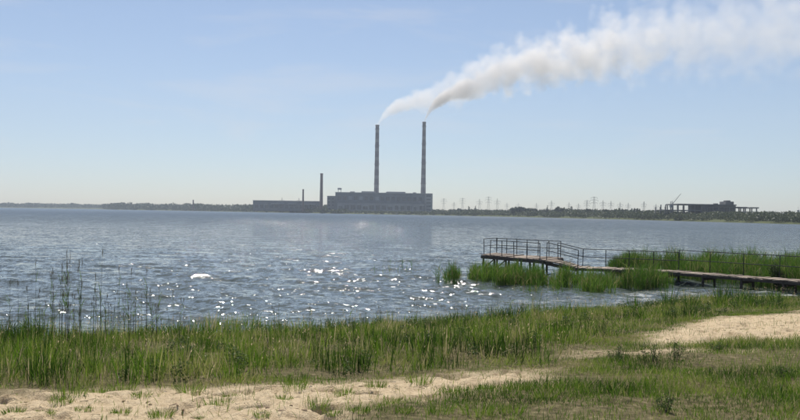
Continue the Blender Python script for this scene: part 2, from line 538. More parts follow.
M['clod'] = mat('shadow_toned_earth_clod', (0.40, 0.29, 0.18), (0.18, 0.12, 0.07), 14.0, 0.95, 0.5)  # dark browns paint the shadow of small sand holes into the clods
G_TALL = [(0.0, (0.016, 0.036, 0.005)), (0.3, (0.064, 0.138, 0.011)), (0.6, (0.160, 0.24, 0.026)), (0.8, (0.25, 0.25, 0.075)), (1.0, (0.46, 0.37, 0.22))]
M['grass'] = leaf_mat('bank_grass', G_TALL, 0.5)
M['reed'] = leaf_mat('fresh_green_reed', [(0.0, (0.026, 0.062, 0.008)), (0.5, (0.070, 0.150, 0.016)), (0.85, (0.13, 0.21, 0.03)), (1.0, (0.28, 0.24, 0.11))], 0.5)
M['dry_reed'] = leaf_mat('brown_reed_stalk', [(0.0, (0.045, 0.04, 0.02)), (0.5, (0.10, 0.08, 0.04)), (1.0, (0.2, 0.16, 0.09))], 0.25)
M['bush'] = leaf_mat('shrub_leaves', [(0.0, (0.030, 0.042, 0.018)), (0.6, (0.060, 0.078, 0.030)), (1.0, (0.10, 0.11, 0.048))], 0.3)
M['tree'] = leaf_mat('dark_tree_leaves', [(0.0, (0.020, 0.030, 0.014)), (0.6, (0.042, 0.058, 0.024)), (1.0, (0.07, 0.085, 0.035))], 0.3)
M['weed'] = leaf_mat('dark_weed_leaves', [(0.0, (0.03, 0.055, 0.014)), (0.6, (0.07, 0.115, 0.026)), (1.0, (0.12, 0.17, 0.045))], 0.35)

# ------------------------------------------------------------------ the power station across the lake
PY = 1350.0
def wall_part(name, m, parent, x0, x1, y0, y1, z0, z1):
    return MB().box(x0, x1, y0, y1, z0, z1).build(name, m, parent)

hx0, roof_z = at(335.4, 192.6, PY)
hx1, _ = at(432.5, 193.2, PY)
cx = (hx0 + hx1) / 2
hall = empty('boiler_house', (cx, PY, 3.0))
tag(hall, 'long dark grey power station hall below the two tall smoking chimneys', 'power station')
W, H = (hx1 - hx0), roof_z - 3.0
hw = W / 2
wall_part('wall', M['concrete_dark'], hall, -hw, hw, 0, 62, 0, H)
wall_part('parapet', M['concrete'], hall, -hw - 0.4, hw + 0.4, -0.5, 62.5, H, H + 0.9)
wall_part('lower_storey', M['concrete'], hall, -hw + 4, hw - 13, -7, -0.02, 0, H * 0.47)
wall_part('ledge', M['concrete_dark'], hall, -hw + 3.6, hw - 12.6, -7.4, -0.04, H * 0.47, H * 0.47 + 0.8)
wall_part('corner_tower', M['concrete'], hall, hw - 12, hw + 0.2, -2, -0.03, 0, H * 0.97)
for k in range(14):                                   # big dark openings of the lower hall, in bays
    x = -hw + 8.5 + k * (W - 25.0) / 13.0
    wide = 3.9 if k % 3 else 3.0
    zt = H * (0.36 if k % 4 else 0.30)
    w = wall_part('window', M['window'], hall, x - wide, x + wide, -7.25, -7.02, 4.0, zt)
    MB().box(x - 0.15, x + 0.15, -7.4, -7.26, 4.0, zt).build('mullion', M['concrete'], w)
    MB().box(x - wide - 0.3, x + wide + 0.3, -7.6, -7.27, 3.6, 4.0).build('sill', M['concrete'], w)
for k in range(15):
    x = -hw + 4.6 + k * (W - 19.5) / 14.0
    wall_part('pilaster', M['concrete'], hall, x - 0.6, x + 0.6, -8.0, -7.03, 0, H * 0.46)
for k in range(16):                                   # window strip of the upper wall
    x = -hw + 6.5 + k * (W - 26.0) / 15.0
    wall_part('window', M['bright_window'] if k in (2, 4, 7) else M['window'], hall, x - 2.6, x + 2.6, -0.28, -0.03, H * 0.63, H * 0.82)
for k in range(5):
    z = 4 + k * 5.4
    wall_part('window', M['window'], hall, hw - 9.5, hw - 2.5, -2.25, -2.03, z, z + 2.2)
for x0_, x1_ in ((-hw + 40, -hw + 62), (4, 34)):      # flue ducts lying on the roof
    MB().box(x0_, x1_, 24, 27, H + 0.9, H + 3.4).build('flue_duct', M['concrete'], hall)
for x, s in ((-hw + 26, 3.5), (-hw + 58, 2.4), (6, 3.0), (hw - 28, 2.6)):
    MB().box(x - s, x + s, 14, 20, H + 0.9, H + 2.6).build('roof_vent', M['concrete'], hall)
gx = -hw + 6                                          # small tank on legs at the roof's left end
for dx in (-2, 2):
    for dy in (-2, 2):
        MB().bar((gx + dx, 8 + dy, H + 0.9), (gx + dx, 8 + dy, H + 5), 0.25).build('tank_leg', M['steel'], hall)
MB().lathe([(0.01, H + 5), (3.2, H + 5), (3.2, H + 7.6), (0.01, H + 8.3)], 14, (gx, 8)).build('roof_tank', M['concrete'], hall)

ax0, az = at(327.0, 196.2, PY)
annex = empty('annex_block', ((ax0 + hx0) / 2, PY, 3.0))
tag(annex, 'lower grey annex at the left end of the power station hall', 'building')
aw = (hx0 - ax0) / 2
wall_part('wall', M['concrete_dark'], annex, -aw, aw - 0.3, 4, 50, 0, az - 3)
wall_part('parapet', M['concrete'], annex, -aw - 0.3, aw - 0.31, 3.6, 50.4, az - 3, az - 2.3)
for k in range(4):
    z = 3.5 + k * 5.2
    for x in (-aw * 0.5, aw * 0.4):
        wall_part('window', M['window'], annex, x - 1.7, x + 1.5, 3.75, 3.97, z, z + 2.4)

LY = 1400.0
lx0, lz = at(253.0, 200.6, LY)
lx1, _ = at(320.5, 201.6, LY)
low = empty('workshop_building', ((lx0 + lx1) / 2, LY, 3.0))
tag(low, 'long low flat-roofed workshop left of the power station beneath the thin stacks', 'building')
lw, lh = (lx1 - lx0) / 2, lz - 3
wall_part('wall', M['concrete_dark'], low, -lw, lw, 0, 40, 0, lh)
wall_part('roof', M['concrete'], low, -lw - 0.6, lw + 0.6, -0.6, 40.6, lh, lh + 0.7)
for x0, x1 in ((-0.45, -0.08), (0.05, 0.28), (0.45, 0.85)):
    wall_part('canopy_roof', M['pale_roof'], low, x0 * lw, x1 * lw, -6, -0.05, lh * 0.70, lh * 0.75)
for k in range(13):
    x = -lw + 6 + k * (2 * lw - 12) / 12
    wall_part('window', M['window'], low, x - 2.6, x + 2.6, -0.25, -0.03, lh * 0.28, lh * 0.58)

def smokestack(px_base, py_top, Y, r0, r1, label, bands, m0, m1, name='factory_chimney', rings=True):
    xb, _ = at(px_base, 205, Y)
    _, zt = at(px_base, py_top, Y)
    h = zt - 3.0
    t = empty(name, (xb, Y, 3.0))
    tag(t, label, 'chimney')
    R = lambda z: r0 + (r1 - r0) * (z / h) ** 0.75
    zs = np.linspace(0, h, bands + 1)
    zs[1:-1:2] += h / bands * 0.3
    for k in range(bands):
        prof = [(R(z), z) for z in np.linspace(zs[k], zs[k + 1], 4)]
        MB().lathe(prof, 28).build('shaft_band', m1 if k % 2 else m0, t, smooth=True)
    MB().lathe([(r1 * 0.7, h - 2), (r1 * 0.7, h + 0.4), (r1 * 1.12, h + 0.4), (r1 * 1.12, h - 1.2), (r1 * 0.98, h - 1.8)], 28).build('rim', m1, t)
    if rings:
        for z in (h * 0.32, h * 0.55, h * 0.76, h * 0.95):
            ri = MB().lathe([(R(z) - 0.05, z), (R(z) + 1.1, z), (R(z) + 1.1, z + 0.25), (R(z) - 0.05, z + 0.25)], 24).build('service_platform', M['steel'], t)
            mb = MB()
            mb.lathe([(R(z) + 1.0, z + 1.2), (R(z) + 1.1, z + 1.2), (R(z) + 1.1, z + 1.32), (R(z) + 1.0, z + 1.32)], 24)
            mb.build('guard_rail', M['steel'], ri)
        MB().box(-0.35, 0.35, -r0 - 0.5, -r0 - 0.2, 0, h * 0.3).build('ladder', M['steel'], t)
    return xb, zt
CY = 1385.0
cl = smokestack(376.2, 125.0, CY, 4.4, 2.9, 'tall banded chimney left of the pair, smoking, behind the power station hall', 19, M['stack_dark'], M['stack_light'])
cr = smokestack(423.0, 122.0, CY, 4.7, 2.7, 'tall banded chimney right of the pair, trailing shade-tinted smoke, behind the power station hall', 19, M['stack_dark'], M['stack_light'])
smokestack(321.2, 173.6, 1375, 2.9, 2.1, 'medium brick stack without smoke beside the annex block', 3, M['brick_stack'], M['brick_stack'], 'brick_stack', False)
smokestack(303.0, 189.5, 1385, 1.7, 1.25, 'thin short stack rising from behind the low workshop roof', 2, M['brick_stack'], M['brick_stack'], 'brick_stack', False)
smokestack(193.2, 200.0, 1750, 1.6, 1.2, 'lone tiny stack on the wooded shore far left of the plant', 2, M['brick_stack'], M['brick_stack'], 'brick_stack', False)

# ------------------------------------------------------------------ the unfinished concrete frame on the right shore
RY = 640.0
def rz_(py, px): return at(px, py, RY)[1]
def rx_(px): return at(px, 210, RY)[0]
ruin = empty('unfinished_building', (rx_(712), RY, 2.0))
tag(ruin, 'dark unfinished concrete frame building with open floors on the right shore', 'building')
ox = rx_(712)
X = lambda px: rx_(px) - ox
Zr = lambda py: rz_(py, 712) - 2.0
base_z = 0.0
slab = lambda name, x0, x1, py0, py1, y0=0, y1=26: wall_part(name, M['concrete_ruin'], ruin, X(x0), X(x1), y0, y1, Zr(py0), Zr(py1))
slab('roof_slab', 677, 736, 205.4, 204.2, -1, 27)
slab('roof_slab', 736.2, 747.5, 207.6, 206.4)
slab('roof_slab', 750.5, 759, 207.8, 206.6)
slab('floor_slab', 665, 701, 211.2, 210.3)
slab('floor_slab', 736.2, 757.5, 211.9, 211.0)
slab('floor_slab', 736.2, 760, 216.8, 215.6)
wall_part('wall', M['concrete_ruin'], ruin, X(701.3), X(736), 0.5, 26, 0, Zr(205.5))
for k in range(6):                                    # dark panels on the core wall, painting the shade inside open bays
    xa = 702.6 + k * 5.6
    wall_part('bay_shade_panel', M['window'], ruin, X(xa), X(xa + 4.2), 0.3, 0.48, Zr(211.5), Zr(207.3))
    wall_part('bay_shade_panel', M['window'], ruin, X(xa), X(xa + 4.2), 0.3, 0.48, Zr(216.6), Zr(212.6))
slab('penthouse', 727.5, 735.8, 204.15, 201.2, 4, 16)
slab('penthouse', 729.5, 733.5, 201.15, 200.0, 6, 12)
slab('upstand', 717, 720, 204.15, 203.2, 4, 8)
for px, py0, py1 in ((665.5, 216, 207.5), (671, 216, 205), (677.8, 216, 205.5), (683.5, 216, 205.5), (689, 216, 205.5), (695, 216, 205.5),
                     (741, 216.8, 207.5), (745.8, 216.8, 207.5), (752.2, 216.8, 207.7), (757, 216.8, 207.7)):
    for y in (0.8, 13, 25):
        wall_part('column', M['concrete_ruin'], ruin, X(px) - 0.35, X(px) + 0.35, y - 0.35, y + 0.35, 0, Zr(py1) - 0.01)

def lattice_mast(mb, x, y, z0, z1, w0, w1, r=0.09, n=7):
    lv = []
    for k in range(n + 1):
        t = k / n
        w = (w0 + (w1 - w0) * t) / 2
        z = z0 + (z1 - z0) * t
        lv.append([Vector((x + sx * w, y + sy * w, z)) for sx, sy in ((-1, -1), (1, -1), (1, 1), (-1, 1))])
    for k in range(n):
        for c in range(4):
            mb.bar(lv[k][c], lv[k + 1][c], r, n=4)
            mb.bar(lv[k][c], lv[k + 1][(c + 1) % 4], r * 0.6, n=4)
            mb.bar(lv[k + 1][c], lv[k + 1][(c + 1) % 4], r * 0.6, n=4)
crx = rx_(669)
crane = empty('derrick_crane', (crx, RY - 6, 2.0))
tag(crane, 'slender lattice crane with raised jib at the left end of the unfinished building', 'crane')
mb = MB(); lattice_mast(mb, 0, 0, 0, rz_(201.5, 669) - 2.0, 1.5, 1.3, 0.10, 8); mb.build('mast', M['steel'], crane)
mb = MB()
jz0, jz1 = rz_(204.5, 669) - 2.0, rz_(193.8, 678) - 2.0
jx1 = rx_(678.2) - crx
mb.bar((0.2, 0, jz0), (jx1, 0, jz1), 0.15, 0.10, 5); mb.bar((0.8, 0.5, jz0), (jx1, 0, jz1), 0.12, 0.1, 4)
mb.build('jib', M['steel'], crane)
MB().bar((0, 0, rz_(201.5, 669) - 2.0), (jx1, 0, jz1), 0.05, n=4).build('stay_cable', M['steel'], crane)
MB().box(-1.3, 1.0, -1.2, 1.2, jz0 - 2.2, jz0 - 0.2).build('cab', M['concrete'], crane)

bx0, bz = at(761, 215.0, 660); bx1, _ = at(800, 215.5, 660)
shed = empty('storage_shed', ((bx0 + bx1) / 2 + 6, 660, 2.0))
tag(shed, 'low grey shed right of the unfinished building at the picture edge', 'building')
sw = (bx1 - bx0) / 2 + 6
wall_part('wall', M['concrete_dark'], shed, -sw, sw, 0, 16, 0, bz - 2)
wall_part('roof', M['concrete'], shed, -sw - 0.4, sw + 0.4, -0.4, 16.4, bz - 2, bz - 1.6)
for k in range(8):
    x = -sw + 4 + k * (2 * sw - 8) / 7
    wall_part('window', M['window'], shed, x - 1, x + 1, -0.15, -0.03, 1.6, 3.2)
tx, tz = at(798.3, 209.5, 700)
tw = empty('white_tower', (tx, 700, 2.0))
tag(tw, 'small white cylindrical tower above the shed at the right edge', 'tower')
MB().lathe([(0.9, 0), (0.8, tz - 4), (0.95, tz - 3.6), (0.95, tz - 2.4), (0.02, tz - 1.8)], 14).build('shaft', M['pale_roof'], tw)
MB().bar((0, 0, tz - 1.8), (0, 0, tz + 0.4), 0.08).build('mast', M['steel'], tw)

# ------------------------------------------------------------------ pylons
PYLON_MESH = {}
def pylon_meshes(h, arms):
    key = (round(h), arms)
    if key not in PYLON_MESH:
        b = MB(); lattice_mast(b, 0, 0, 0, h, h * 0.17, h * 0.03, 0.085, 7)
        parts = [('tower_body', b.mesh('tower_body'))]
        for k in range(arms):
            z = h * (0.66 + 0.14 * k)
            wd = h * (0.17 if k != 1 else 0.21)
            a = MB()
            for sx in (-1, 1):
                a.bar((0, 0, z), (sx * wd, 0, z + 0.3), 0.12, 0.08, 4)
                a.bar((0, 0, z + 1.5), (sx * wd, 0, z + 0.3), 0.15, 0.12, 4)
                a.bar((sx * wd, 0, z + 0.3), (sx * wd, 0, z - 1.4), 0.12, n=4)
            parts.append(('cross_arm', a.mesh('cross_arm')))
        PYLON_MESH[key] = parts
    return PYLON_MESH[key]
PYL = [(443.8, 198.5, 1500, 3, 'beside the right end of the power station hall'), (462.5, 198.0, 1550, 3, 'second from the power station hall'),
       (479.5, 199.0, 1450, 2, 'just right of the pair of dark conifers'), (488.6, 197.0, 1400, 3, 'tallest of the trio right of the conifers'),
       (497.3, 198.5, 1430, 2, 'rightmost of the trio right of the conifers'), (518.3, 203.0, 1700, 2, 'barely above the long dark tree row'),
       (551.5, 200.3, 1500, 2, 'above the rounded tree clump'), (587.0, 200.5, 1100, 3, 'just left of the tallest right-hand pylon'),
       (594.2, 196.8, 1080, 3, 'tallest of the right-hand line'), (603.0, 200.3, 1150, 2, 'just right of the tallest right-hand pylon'),
       (611.0, 201.0, 1200, 2, 'third from the right-hand end of the line but one'), (620.2, 202.3, 1250, 2, 'left of the three little poplars, farther off'),
       (628.3, 203.0, 1300, 2, 'nearest on the left to the three little poplars'), (644.0, 201.5, 1200, 2, 'alone right of the three little poplars'),
       (454.0, 202.0, 1800, 2, 'small and faint between the first two near the plant'), (507.0, 202.6, 1800, 2, 'small and faint left of the long dark tree row'), (536.5, 203.2, 1750, 2, 'tiny, over the right end of the long tree row'), (569.0, 202.8, 1600, 2, 'tiny, over the oval dark tree'), (578.5, 203.0, 1500, 2, 'tiny, left of the two tall right-hand pylons'), (656.0, 204.0, 1300, 2, 'last small one before the crane'), (282.0, 197.5, 1700, 2, 'above the roof of the long low workshop'), (299.0, 198.0, 1750, 2, 'faint, just left of the thin short stack')]
for px, py, Y, arms, where in PYL:
    x, z = at(px, py, Y)
    t = empty('power_pylon', (x, Y, 3.0), random.uniform(-0.5, 0.5))
    tag(t, 'grey lattice power pylon ' + where, 'pylon', 'power pylons along the far shore')
    h = z - 3.0
    for nm, me in pylon_meshes(h, arms):
        link(nm, me, M['steel'], t)

# ------------------------------------------------------------------ far vegetation
def leaf_cloud(cent, rad, n, size, tone_mu=0.5, seed=0):
    """n leaf-clump faces spread through ellipsoids; cent (k,3), rad (k,3)"""
    rg = np.random.default_rng(seed)
    cent, rad = np.asarray(cent, float), np.asarray(rad, float)
    w = rad[:, 0] * rad[:, 2]
    pick = rg.choice(len(cent), n, p=w / w.sum())
    d = rg.normal(size=(n, 3)); d /= np.linalg.norm(d, axis=1, keepdims=True)
    rr = rg.random(n) ** 0.45
    P = cent[pick] + d * rad[pick] * rr[:, None]
    a = rg.normal(size=(n, 3)); a /= np.linalg.norm(a, axis=1, keepdims=True)
    b = np.cross(a, rg.normal(size=(n, 3))); b /= np.linalg.norm(b, axis=1, keepdims=True)
    s = size * rg.uniform(0.5, 1.3, n)[:, None]
    V = np.stack([P - a * s - b * s * 0.6, P + a * s * 0.9 - b * s * 0.5, P + a * s + b * s * 0.7, P - a * s * 0.7 + b * s * 0.6], 1).reshape(-1, 3)
    clump = rg.uniform(-0.22, 0.22, len(cent))[pick]
    tone = np.clip(tone_mu + clump + rg.normal(0, 0.16, n), 0, 1)
    Q = np.arange(n * 4).reshape(-1, 4)
    return V, Q, np.repeat(tone, 4)

def tree(name, label, px, py_top, Y, width, shape, group=None, base_z=3.0, mt='tree'):
    x, zt = at(px, py_top, Y)
    h = zt - base_z
    t = empty(name, (x, Y, base_z))
    tag(t, label, 'tree', group)
    rg = random.Random(int(px * 10))
    c, r = [], []
    if shape == 'cone':
        for k in range(9):
            f = k / 8
            c.append((rg.uniform(-.1, .1) * width, rg.uniform(-.1, .1) * width, h * (0.16 + 0.8 * f)))
            q = width / 2 * (1.05 - 0.88 * f)
            r.append((q, q, h * 0.10))
        n = 420
    elif shape == 'poplar':
        for k in range(8):
            f = k / 7
            c.append((rg.uniform(-.12, .12) * width, 0, h * (0.18 + 0.74 * f)))
            q = width / 2 * (0.65 + 0.4 * math.sin(math.pi * min(1, f + .15)) - 0.35 * f * f)
            r.append((q, q, h * 0.11))
        n = 420
    else:
        for k in range(11):
            an, rr = rg.uniform(0, 6.28), rg.uniform(0.1, 0.62)
            c.append((math.cos(an) * width / 2 * rr, math.sin(an) * width / 2 * rr, h * rg.uniform(0.38, 0.82)))
            q = width * rg.uniform(0.14, 0.25)
            r.append((q, q, min(h * 0.2, q)))
        n = 620
    V, Q, tn = leaf_cloud(c, r, n, max(0.32, width * 0.055), 0.45, int(px * 7))
    tr = MB()
    tr.bar((0, 0, -0.3), (0, 0, h * 0.55), max(0.18, h * 0.022), max(0.09, h * 0.012), 6)
    for k in range(4):
        an = k * 1.6 + 0.3
        tr.bar((0, 0, h * (0.25 + 0.07 * k)), (math.cos(an) * width * 0.28, math.sin(an) * width * 0.28, h * (0.5 + 0.08 * k)), h * 0.010, h * 0.005, 5)
    tr.build('trunk', M['bark'], t)
    link('crown', np_mesh('crown', V, Q, None, {'tone': tn}), M[mt], t)

TR = [('conifer_tree', 'cone', 468.8, 206.3, 1150, 6.5, 'left of the two dark conifers right of the power station'),
      ('conifer_tree', 'cone', 475.4, 205.8, 1140, 6.0, 'right of the two dark conifers right of the power station'),
      ('broadleaf_tree', 'round', 512.5, 207.2, 1000, 11, 'dark round tree at the left end of the long tree row'),
      ('broadleaf_tree', 'round', 518.5, 206.4, 1000, 12, 'dark round tree, second in the long tree row'),
      ('broadleaf_tree', 'round', 525.0, 206.7, 1000, 11, 'dark round tree in the middle of the long tree row'),
      ('broadleaf_tree', 'round', 530.0, 207.2, 1000, 10, 'dark round tree, last but one in the long tree row'),
      ('broadleaf_tree', 'round', 534.5, 207.6, 1000, 9, 'dark round tree at the right end of the long tree row'),
      ('conifer_tree', 'cone', 547.3, 205.8, 950, 5.0, 'narrow dark conifer left of the biggest rounded tree clump'),
      ('broadleaf_tree', 'round', 556.5, 206.0, 950, 10, 'biggest rounded tree right of the narrow conifer'),
      ('broadleaf_tree', 'round', 561.5, 207.2, 950, 9, 'round tree leaning against the biggest rounded tree'),
      ('broadleaf_tree', 'poplar', 571.2, 206.2, 930, 6.5, 'oval dark tree standing alone right of the rounded pair'),
      ('broadleaf_tree', 'round', 578.5, 209.2, 900, 8, 'low dark tree right of the oval tree'),
      ('broadleaf_tree', 'round', 588.5, 208.6, 880, 9, 'bushy tree at the foot of the tallest right-hand pylon'),
      ('broadleaf_tree', 'round', 606.5, 208.8, 860, 10, 'wide low tree right of the tallest right-hand pylon'),
      ('broadleaf_tree', 'round', 624.0, 208.8, 820, 8, 'low tree left of the three little poplars'),
      ('poplar_tree', 'poplar', 634.3, 208.8, 800, 2.4, 'leftmost of three little dark poplars'),
      ('poplar_tree', 'poplar', 636.8, 208.6, 800, 2.2, 'middle one of three little dark poplars'),
      ('poplar_tree', 'poplar', 639.3, 208.8, 800, 2.3, 'rightmost of three little dark poplars'),
      ('broadleaf_tree', 'round', 648.0, 210.2, 760, 7, 'low bushy tree between the poplars and the crane')]
for nm, sh, px, py, Y, wd, lab in TR:
    tree(nm, lab, px, py, Y, wd, sh, 'trees on the far shore')
for k in range(5):                                     # row of thin saplings between the tree row and the conifer
    px = 537.2 + k * 1.9
    tree('sapling', 'thin sapling in the little row between the long tree row and the narrow conifer', px, 209.0 + 0.2 * (k % 2), 960, 1.6, 'poplar', 'row of thin saplings')

def belt(name, label, px0, px1, y_off, depth, hgt, n_clump, n_leaf, size, mt, seed, tone=0.5, cat='shrubs', ygap=4):
    """uneven shrub belt following the far shore"""
    rg = np.random.default_rng(seed)
    px = rg.uniform(px0, px1, n_clump)
    Y = 1.0 / np.interp(px, FAR_PX, 1.0 / FAR_Y) + ygap + y_off + depth * rg.random(n_clump)
    Xc = (px - 400) / FOC * Y
    g = height(Xc, Y, False)
    h = hgt * (0.72 + 0.4 * vnoise(px * 0.11 + seed, px * 0 + 1.5)) * rg.uniform(0.65, 1.12, n_clump)
    r = np.stack([h * rg.uniform(0.7, 1.6, n_clump), h * rg.uniform(0.7, 1.3, n_clump), h * 0.55], 1)
    c = np.stack([Xc, Y, g + h * 0.42], 1)
    V, Q, tn = leaf_cloud(c, r, n_leaf, size, tone, seed)
    o = link(name, np_mesh(name, V, Q, None, {'tone': tn}), M[mt])
    tag(o, label, cat, kind='stuff')
belt('far_woodland', 'hazy wooded skyline on the far left horizon', -80, 330, 20, 420, 14, 1900, 42000, 1.9, 'tree', 21, 0.6, 'woodland')
belt('shore_shrubs', 'green shrubs along the wooded spit left of the power station', 103, 345, 0, 90, 6.0, 600, 24000, 1.1, 'bush', 22)
belt('shore_shrubs', 'low green bank of bushes in front of the power station hall', 325, 470, 0, 60, 3.2, 320, 14000, 0.7, 'bush', 23, 0.65)
belt('shore_shrubs', 'pale green bank of bushes right of the power station', 455, 690, 0, 120, 4.8, 800, 34000, 0.6, 'bush', 24, 0.55)
belt('shore_shrubs', 'dark hedge of trees along the skyline behind the pylons', 432, 670, 150, 200, 7.0, 420, 12000, 1.0, 'tree', 25, 0.55)
belt('shore_shrubs', 'green bushes below the unfinished building on the right shore', 640, 900, 0, 130, 4.4, 900, 46000, 0.45, 'bush', 26, 0.6)

# ------------------------------------------------------------------ the pier
pier = empty('pier', (8.8, 41.5, 0.0))
tag(pier, 'old railed wooden pier with raised platform standing in the reeds', 'pier')
PO = Vector((8.8, 41.5, 0.0))
def pl(v): return Vector(v) - PO
prg = random.Random(5)
plank_me = MB().box(-0.5, 0.5, -0.5, 0.5, -0.5, 0.5).mesh('plank')
plank_me.materials.append(M['plank'])
def deck(fl, fr, bl, br, n):
    """planks laid across from the front edge (fl-fr) to the back edge (bl-br)"""
    fl, fr, bl, br = map(Vector, (fl, fr, bl, br))
    for k in range(n):
        t = (k + 0.5) / n
        a, b = fl.lerp(fr, t), bl.lerp(br, t)
        d = b - a
        wid = ((fr - fl).length + (br - bl).length) / 2 / n
        # width measured square to the plank
        along = (fr - fl).normalized()
        dn = d.normalized()
        wid *= max(0.4, along.cross(dn).length)
        o = link('plank', plank_me, None, pier)
        mid = (a + b) / 2 - PO
        o.location = mid + Vector((prg.uniform(-.03, .03), prg.uniform(-.03, .03), prg.uniform(-.022, .022)))
        q = dn.to_track_quat('X', 'Z')
        o.rotation_mode = 'QUATERNION'
        o.rotation_quaternion = q
        o.scale = (d.length + prg.uniform(-.05, .08), wid * 0.93, 0.045)
def edge(name, a, b, w=0.09, h=0.15, m='pile'):
    MB().beam(pl(a), pl(b), w, h).build(name, M[m], pier)
def piles(pts, top, r=0.055):
    for x, y in pts:
        MB().bar(pl((x, y, -0.9)), pl((x, y, top)), r, n=8).build('pile', M['pile'], pier)
def railing(pts, h=0.9, rails=(1.0, 0.55), r=0.017):
    """pts: deck-level points; posts at each, rails between"""
    for q in pts:
        lean = Vector((prg.uniform(-.03, .03), prg.uniform(-.03, .03), 0))
        MB().bar(pl(q), pl(q) + Vector((0, 0, h)) + lean, r * 1.15, n=6).build('railing_post', M['rail'], pier)
    for a, b in zip(pts[:-1], pts[1:]):
        for f in rails:
            MB().bar(pl(a) + Vector((0, 0, h * f)), pl(b) + Vector((0, 0, h * f)), r, n=6).build('handrail', M['rail'], pier)
def lerp_pts(a, b, n): return [Vector(a).lerp(Vector(b), k / (n - 1)) for k in range(n)]
# raised platform
zp = 0.82
FL, FR, BL, BR = (4.35, 45.4, zp), (6.95, 41.1, zp), (5.35, 47.6, zp), (8.3, 43.6, zp)
deck(FL, FR, BL, BR, 34)
edge('edge_beam', (4.35, 45.4, zp - .1), (6.95, 41.1, zp - .1)); edge('edge_beam', (5.35, 47.6, zp - .1), (8.3, 43.6, zp - .1))
edge('edge_beam', (4.35, 45.4, zp - .11), (5.35, 47.6, zp - .11)); edge('edge_beam', (6.95, 41.1, zp - .11), (8.3, 43.6, zp - .11))
fr_pts, bk_pts = lerp_pts((4.45, 45.35, 0), (6.9, 41.25, 0), 6), lerp_pts((5.4, 47.4, 0), (8.2, 43.65, 0), 6)
piles([(p_.x, p_.y) for p_ in fr_pts + bk_pts], zp - 0.04)
for a, b in zip(fr_pts[:2], fr_pts[1:3]):
    MB().bar(pl((a.x, a.y, 0.1)), pl((b.x, b.y, zp - 0.15)), 0.035, n=6).build('brace', M['pile'], pier)
railing([Vector((q.x, q.y, zp)) for q in lerp_pts((4.75, 44.95, 0), (6.8, 41.5, 0), 5)], 0.8)
railing([Vector((q.x, q.y, zp)) for q in lerp_pts((5.38, 47.45, 0), (8.2, 43.65, 0), 7)], 0.84)
railing([Vector((4.5, 45.55, zp)), Vector((5.38, 47.45, zp))], 0.85)
# sagging ramp down to the low walkway
zl = 0.5
deck((6.98, 41.0, zp - .03), (8.4, 40.5, zl + .02), (7.75, 42.4, zp - .03), (8.95, 41.95, zl + .02), 11)
edge('edge_beam', (6.98, 40.98, zp - .14), (8.4, 40.48, zl - .09)); edge('edge_beam', (7.75, 42.42, zp - .14), (8.95, 41.97, zl - .09))
# low walkway, two straight lengths
A0, A1, A2 = Vector((8.45, 40.6, zl)), Vector((12.1, 38.7, zl)), Vector((19.6, 28.2, zl))
B0, B1, B2 = Vector((9.0, 42.1, zl)), Vector((12.9, 39.6, zl)), Vector((20.5, 28.8, zl))
deck(A0, A1, B0, B1, 24)
deck(A1, A2, B1, B2, 72)
for a, b in ((A0, A1), (A1, A2), (B0, B1), (B1, B2)):
    edge('edge_beam', (a.x, a.y, zl - .075), (b.x, b.y, zl - .075), 0.06, 0.09)
for a, b, nn in ((A0, A1, 4), (B0, B1, 4), (A1, A2, 8), (B1, B2, 8)):
    piles([(q.x, q.y) for q in lerp_pts(a, b, nn)], zl - 0.05)
for a, b, nn in ((A1, A2, 8),):
    for q, s in zip(lerp_pts(A1, A2, 8), lerp_pts(B1, B2, 8)):
        MB().beam(pl((q.x, q.y, zl - .2)), pl((s.x, s.y, zl - .2)), 0.08, 0.1).build('cross_beam', M['pile'], pier)
railing([Vector((7.85, 42.45, zp - .05)), *lerp_pts(B0, B1, 5)], 0.85)
railing(lerp_pts(B1, B2, 9), 0.95, (1.0, 0.55), 0.016)
railing([Vector((7.05, 41.05, zp)), Vector((8.45, 40.6, zl))], 0.85)

# ------------------------------------------------------------------ grass and reeds
def blades(P, H, Wd, lean, az, tone, seg=2, droop=0.35):
    """curved tapering blades at points P (n,3)"""
    n = len(P)
    dirv = np.stack([np.cos(az), np.sin(az), np.zeros(n)], 1)
    fz = RNG.uniform(0, 2 * np.pi, n)
    side = np.stack([np.cos(fz), np.sin(fz), np.zeros(n)], 1)
    ts = np.linspace(0, 1, seg + 1)
    rows = []
    for t in ts:
        off = dirv * (lean * H * (t * 0.55 + droop * t * t))[:, None]
        up = np.zeros((n, 3)); up[:, 2] = H * (t - 0.22 * np.clip(lean, 0, 1.5) * t * t)
        c = P + off + up
        w = (Wd * (0.45 + 1.1 * t) * (1 - t ** 2.0) * 0.55)[:, None]
        if t < 1:
            rows += [c - side * w, c + side * w]
        else:
            rows += [c]
    nv = 2 * seg + 1
    V = np.stack(rows, 1).reshape(-1, 3)
    b = (np.arange(n) * nv)[:, None]
    quads = np.concatenate([b + np.array([[2 * k, 2 * k + 1, 2 * k + 3, 2 * k + 2]]) for k in range(seg - 1)]) if seg > 1 else None
    tris = b + np.array([[2 * seg - 2, 2 * seg - 1, 2 * seg]])
    return V, quads, tris, np.repeat(tone, nv)

def blade_object(name, parts, m, label, cat, kind='stuff', parent=None, loc=(0, 0, 0)):
    Vs, Qs, Ts, tn, off = [], [], [], [], 0
    for V, Q, T, t in parts:
        Vs.append(V); tn.append(t)
        if Q is not None: Qs.append(Q + off)
        Ts.append(T + off)
        off += len(V)
    V = np.concatenate(Vs) - np.array(loc)
    me = np_mesh(name, V, np.concatenate(Qs) if Qs else None, np.concatenate(Ts), {'tone': np.concatenate(tn)})
    o = link(name, me, m, parent, loc)
    if parent is None:
        tag(o, label, cat, kind=kind)
    return o

